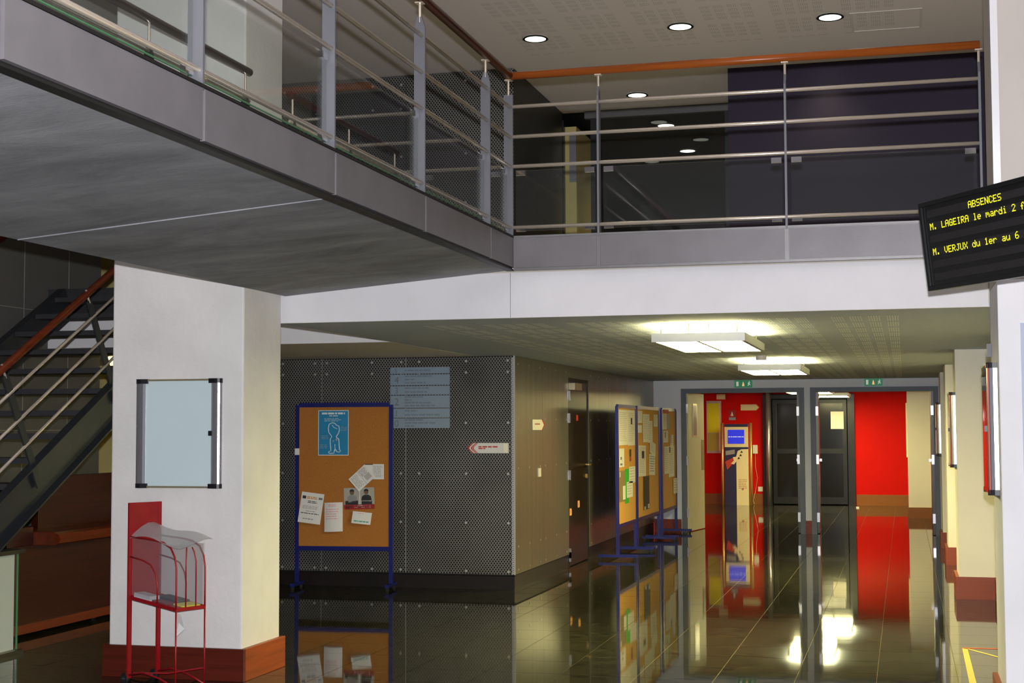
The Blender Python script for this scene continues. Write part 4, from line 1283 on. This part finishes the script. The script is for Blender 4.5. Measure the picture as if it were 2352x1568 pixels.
# ---- staircase
st = thing('staircase', (-6.45, 8.5, 0), 'grey steel staircase with open treads and wooden handrail rising behind the left pillar', 'stairs')
SX0, SX1 = -7.15, -5.8
G, RS = .295, .168
YT, ZTOP = 11.68, 2.86
sd = Vector((0, G, RS)).normalized()
sn = Vector((0, -RS, G)).normalized()
for k in range(1, 16):
    yy, z = YT - G * k, ZTOP - RS * k
    if z < .05:
        break
    MB().box(SX0 + .012, SX1 - .012, yy - .01, yy + .30, z + .022, z + .062).build('tread', 'stair_tread', st)
def along(z_off, s0, s1, x):
    """point line on the stair slope: z_off measured vertically above the nosing line"""
    f = lambda yq: Vector((x, yq, ZTOP + (yq - YT) * RS / G + z_off))
    return f(s0), f(s1)
for x, s_ in ((SX1, 1), (SX0, -1)):
    a, b_ = along(-.10, YT - 4.75, YT - .06, x)
    L = b_ - a
    mb = MB().obox((a + b_) / 2, L / 2, (.005, 0, 0), sn * .135)
    for q in (.135, -.135):
        mb.obox((a + b_) / 2 + sn * q + Vector((s_ * .03, 0, 0)), L / 2, (.038, 0, 0), sn * .006)
    mb.build('stringer', 'stair_metal', st)
hx = SX1 + .03
for q in (-.21, .0, .0):
    break
a, b_ = along(.91, YT - 4.6, YT + .25, hx)
MB().tube([a, b_], .027, 12).build('handrail', 'wood_rail_y', st, smooth=True)
for z_ in (.70, .46, .24):
    a, b_ = along(z_, YT - 4.6, YT + .2, hx)
    MB().tube([a, b_], .0115, 10).build('rail', 'stainless', st, smooth=True)
for y_ in (6.98, 8.01, 9.04, 10.07, 11.10):
    base = Vector((hx, y_, ZTOP + (y_ - YT) * RS / G - .14))
    top = base + sn * .86
    p = MB().obox((base + top) / 2, (.006, 0, 0), sd * .032, sn * .43).build('post', 'stair_metal', st)
    MB().tube([top - sn * .02, top + sn * .085], .008, 8).build('rod', 'stainless', p)
a, b_ = along(.86, YT - 4.4, YT + .1, SX0 - .12)
lh = thing('wall_handrail', (a + b_) / 2, 'dark wooden handrail fixed to the grey wall along the stairs', 'handrail')
MB().tube([a, b_], .03, 10).build('handrail', 'wood_rail_y', lh, smooth=True)
for f in (.1, .5, .9):
    c = a.lerp(b_, f)
    MB().tube([c, c + Vector((-.13, 0, -.06))], .008, 8).build('bracket', 'steel_dark', lh)

# ---- reception desk under the stairs
dk = thing('reception_desk', (-6.8, 10.9, 0), 'dark red-brown wooden reception desk below the stairs at left', 'desk')
MB().box(-7.1, -6.62, 10.0, 12.6, .10, .70).build('front_panel', 'wood_desk', dk)
MB().box(-7.1, -6.60, 10.02, 12.58, .03, .10).build('plinth', 'wood_rail_y', dk)
ct = MB().prism([(-7.1, 10.36, .70), (-6.47, 10.36, .70), (-6.43, 10.36, .715), (-6.42, 10.36, .75), (-6.44, 10.36, .785), (-6.48, 10.36, .80), (-7.1, 10.36, .80)], (0, 2.2, 0)).build('counter', 'wood_rail_y', dk)
MB().box(-7.1, -6.66, 10.0, 10.355, .70, .84).build('counter_end', 'wood_desk', dk)
MB().box(-6.90, -6.84, 10.7, 12.6, .80, 1.22).build('screen_panel', 'wood_desk', dk)
for y in (10.15, 11.3, 12.4):
    MB().tube([(-6.68, y - .014, .018), (-6.68, y + .014, .018)], .018, 12).build('castor', 'rubber', dk)
dp_ = thing('display_panel', (-6.22, 9.0, 0), 'low white glazed panel with a dark top rail at the left edge', 'panel')
MB().box(-6.29, -6.17, 8.2, 9.50, .715, .745).build('top_rail', 'black_satin', dp_)
MB().box(-6.26, -6.22, 8.22, 9.44, .03, .715).build('board', 'white_laminate', dp_)
MB().box(-6.212, -6.204, 8.22, 9.455, .03, .715).build('glass_sheet', 'glass_clear', dp_)
MB().box(-6.214, -6.202, 9.4555, 9.464, .03, .715).build('glass_edge', 'glass_edge', dp_)
MB().box(-6.30, -6.16, 8.2, 9.48, .0, .03).build('base_rail', 'black_satin', dp_)

# ---- things in the red hall
ks = thing('info_kiosk', (-3.385, 31.0, 0), 'information kiosk with gold poles and a blue screen before the red wall', 'kiosk')
KY = 30.98
for x in (-3.68, -3.09):
    MB().tube([(x, KY, 0), (x, KY, 1.70)], .028, 12).build('pole', 'kiosk_gold', ks, smooth=True)
MB().box(-3.63, -3.14, KY - .02, KY + .02, .0, 1.66).build('panel', 'kiosk_cream', ks)
y = KY - .0225
MB().box(-3.63, -3.14, y, y + .002, 1.62, 1.68).build('navy_print', 'kiosk_navy', ks)
MB().box(-3.63, -3.39, y, y + .002, .0, .98).prism([(-3.63, y, .98), (-3.40, y, .98), (-3.36, y, 1.12), (-3.28, y, 1.155), (-3.14, y, 1.16), (-3.14, y, 1.20), (-3.63, y, 1.20)], (0, .002, 0)).build('navy_print', 'kiosk_navy', ks)
sc_ = MB().box(-3.56, -3.22, y - .006, y + .002, 1.27, 1.56).build('screen', 'screen_blue', ks)
words(MB(), (-3.55, y - .006, 1.405), U, V, N, .32, .016).build('screen_text', 'screen_text', sc_)
MB().prism([(-3.62, y - .002, .90), (-3.42, y - .002, 1.0), (-3.40, y - .002, .92), (-3.58, y - .002, .73)], (0, .002, 0)).build('picture', 'ink_red', ks)
MB().prism([(-3.50, y - .004, .86), (-3.44, y - .004, .84), (-3.39, y - .004, .9), (-3.39, y - .004, 1.0), (-3.46, y - .004, .99), (-3.44, y - .004, .92)], (0, .002, 0)).build('picture', 'kiosk_cream', ks)
MB().prism([(-3.61, y - .002, 1.03), (-3.42, y - .002, 1.06), (-3.42, y - .002, 1.15), (-3.61, y - .002, 1.12)], (0, .002, 0)).build('picture', 'photo_grey', ks)
for x, z in ((-3.28, 1.10), (-3.30, 1.03), (-3.34, .97)):
    MB().prism([(x - .03, y - .001, z - .02), (x + .03, y - .001, z - .015), (x, y - .001, z + .03)], (0, .001, 0)).build('arrow', 'photo_shadow', ks)
lm = MB()
for k in range(6):
    words(lm, (-3.35, y, .52 - k * .035), U, V, N, .17, .012)
tag(lm.build('lettering', 'ink_brown', ks), kind='stuff')
MB().disc((-3.265, y, .33), (0, 1, 0), .025, .001, 10).build('emblem', 'ink_brown', ks)
yb = thing('wall_board', (-3.88, RY - .02, 1.07), 'framed wall board with yellow and pale sheets on the red wall behind the beige door', 'notice board')
MB().box(-4.04, -3.73, RY - .03, RY, 1.07, 2.17).build('frame', 'paper_grey', yb)
MB().box(-4.02, -3.78, RY - .034, RY - .03, 1.50, 2.12).build('yellow_sheet', 'yellow_paper', yb)
MB().box(-4.02, -3.80, RY - .034, RY - .03, 1.12, 1.49).build('pale_sheet', 'green_yellow', yb)
MB().box(-3.78, -3.755, RY - .034, RY - .03, 1.12, 2.12).build('wood_strip', 'kiosk_gold', yb)
fs = thing('fire_sign', (-3.5, RY - .005, 1.76), 'small red fire-safety sign on the red wall above the kiosk', 'sign')
MB().box(-3.575, -3.425, RY - .006, RY, 1.76, 1.97).build('plate', 'banner_red', fs)
MB().box(-3.57, -3.43, RY - .008, RY - .006, 1.765, 1.82).build('lower_band', 'plaque', fs)
MB().prism([(-3.535, RY - .008, 1.85), (-3.475, RY - .008, 1.85), (-3.485, RY - .008, 1.89), (-3.505, RY - .008, 1.945), (-3.52, RY - .008, 1.9)], (0, .002, 0)).build('flame_symbol', 'paper', fs)
hs_ = thing('arrow_sign', (-3.12, RY - .005, 1.97), 'cream arrow sign pointing right on the red wall above the kiosk', 'sign')
MB().prism([(-3.32, RY - .008, 1.965), (-3.0, RY - .008, 1.965), (-2.94, RY - .008, 2.027), (-3.0, RY - .008, 2.09), (-3.32, RY - .008, 2.09)], (0, .008, 0)).build('board', 'kiosk_cream', hs_)
MB().prism([(-3.0, RY - .0095, 1.97), (-2.985, RY - .0095, 1.97), (-2.93, RY - .0095, 2.027), (-2.985, RY - .0095, 2.085), (-3.0, RY - .0095, 2.085), (-2.95, RY - .0095, 2.027)], (0, .0015, 0)).build('chevron', 'ink_orange', hs_)
tag(MB().box(-3.82, -3.64, RY - .06, RY, 2.2, 2.31).build('wall_box', 'kiosk_cream'), 'cream box high on the red wall above the framed board', 'box')
tag(MB().box(-3.08, -2.98, RY - .03, RY, 1.06, 1.24).build('wall_switch', 'switch_white', bevel=.004), 'cream switch box on the red wall right of the kiosk', 'switch')
tag(MB().box(-2.98, -2.88, RY - .02, RY, .27, .37).build('wall_socket', 'switch_white', bevel=.004), 'cream socket low on the red wall right of the kiosk', 'socket')
tag(MB().tube([(-3.03, RY - .012, 1.06), (-3.03, RY - .012, .8), (-2.99, RY - .012, .55), (-3.03, RY - .012, .3), (-3.08, RY - .03, .08), (-3.06, RY - .06, .012)], .0035, 6).build('cable', 'kiosk_cream'), 'thin pale cable hanging from the switch box to the floor', 'cable')
tag(MB().box(-1.47, -1.21, RY - .035, RY - .031, 1.57, 1.93).build('door_notice', 'paper_cream'), 'cream sheet taped on the dark glass door in the red hall', 'notice')
tag(MB().box(.028, .05, 27.1, 27.45, 1.07, 2.03).build('wall_panel', 'kiosk_cream'), 'slim white panel on the end of the cream wall in the red hall', 'panel')
tag(MB().obox((-.93, 30.3, .012), (.02, .01, 0), (-.01, .02, 0), (0, 0, .012)).build('paper_scrap', 'paper_cream'), 'tiny white scrap lying on the floor before the red wall', 'litter')

# ---- tape on the floor by the right pier
tp_ = thing('floor_tape', (.45, 10.5, 0), 'strips of yellow tape stuck on the floor beside the right pier', 'tape')
MB().prism([(.375, 11.27, .001), (.412, 11.25, .001), (.405, 9.3, .001), (.36, 9.3, .001)], (0, 0, .0008)).build('strip', 'tape_yellow', tp_)
MB().prism([(.41, 11.24, .001), (.42, 11.27, .001), (.78, 10.62, .001), (.77, 10.56, .001)], (0, 0, .0008)).build('strip', 'tape_yellow', tp_)
MB().prism([(.372, 11.272, .001), (.372, 11.31, .001), (.80, 11.35, .001), (.80, 11.31, .001)], (0, 0, .0008)).build('strip', 'tape_red', tp_)
tag(MB().box(.466, .4915, 8.86, 8.94, 2.0, 2.075).build('alarm_box', 'black_plastic'), 'small dark box high on the right pier, above the nearest notice case', 'box')

for o in bpy.data.objects:
    if '_o' in o:
        del o['_o']
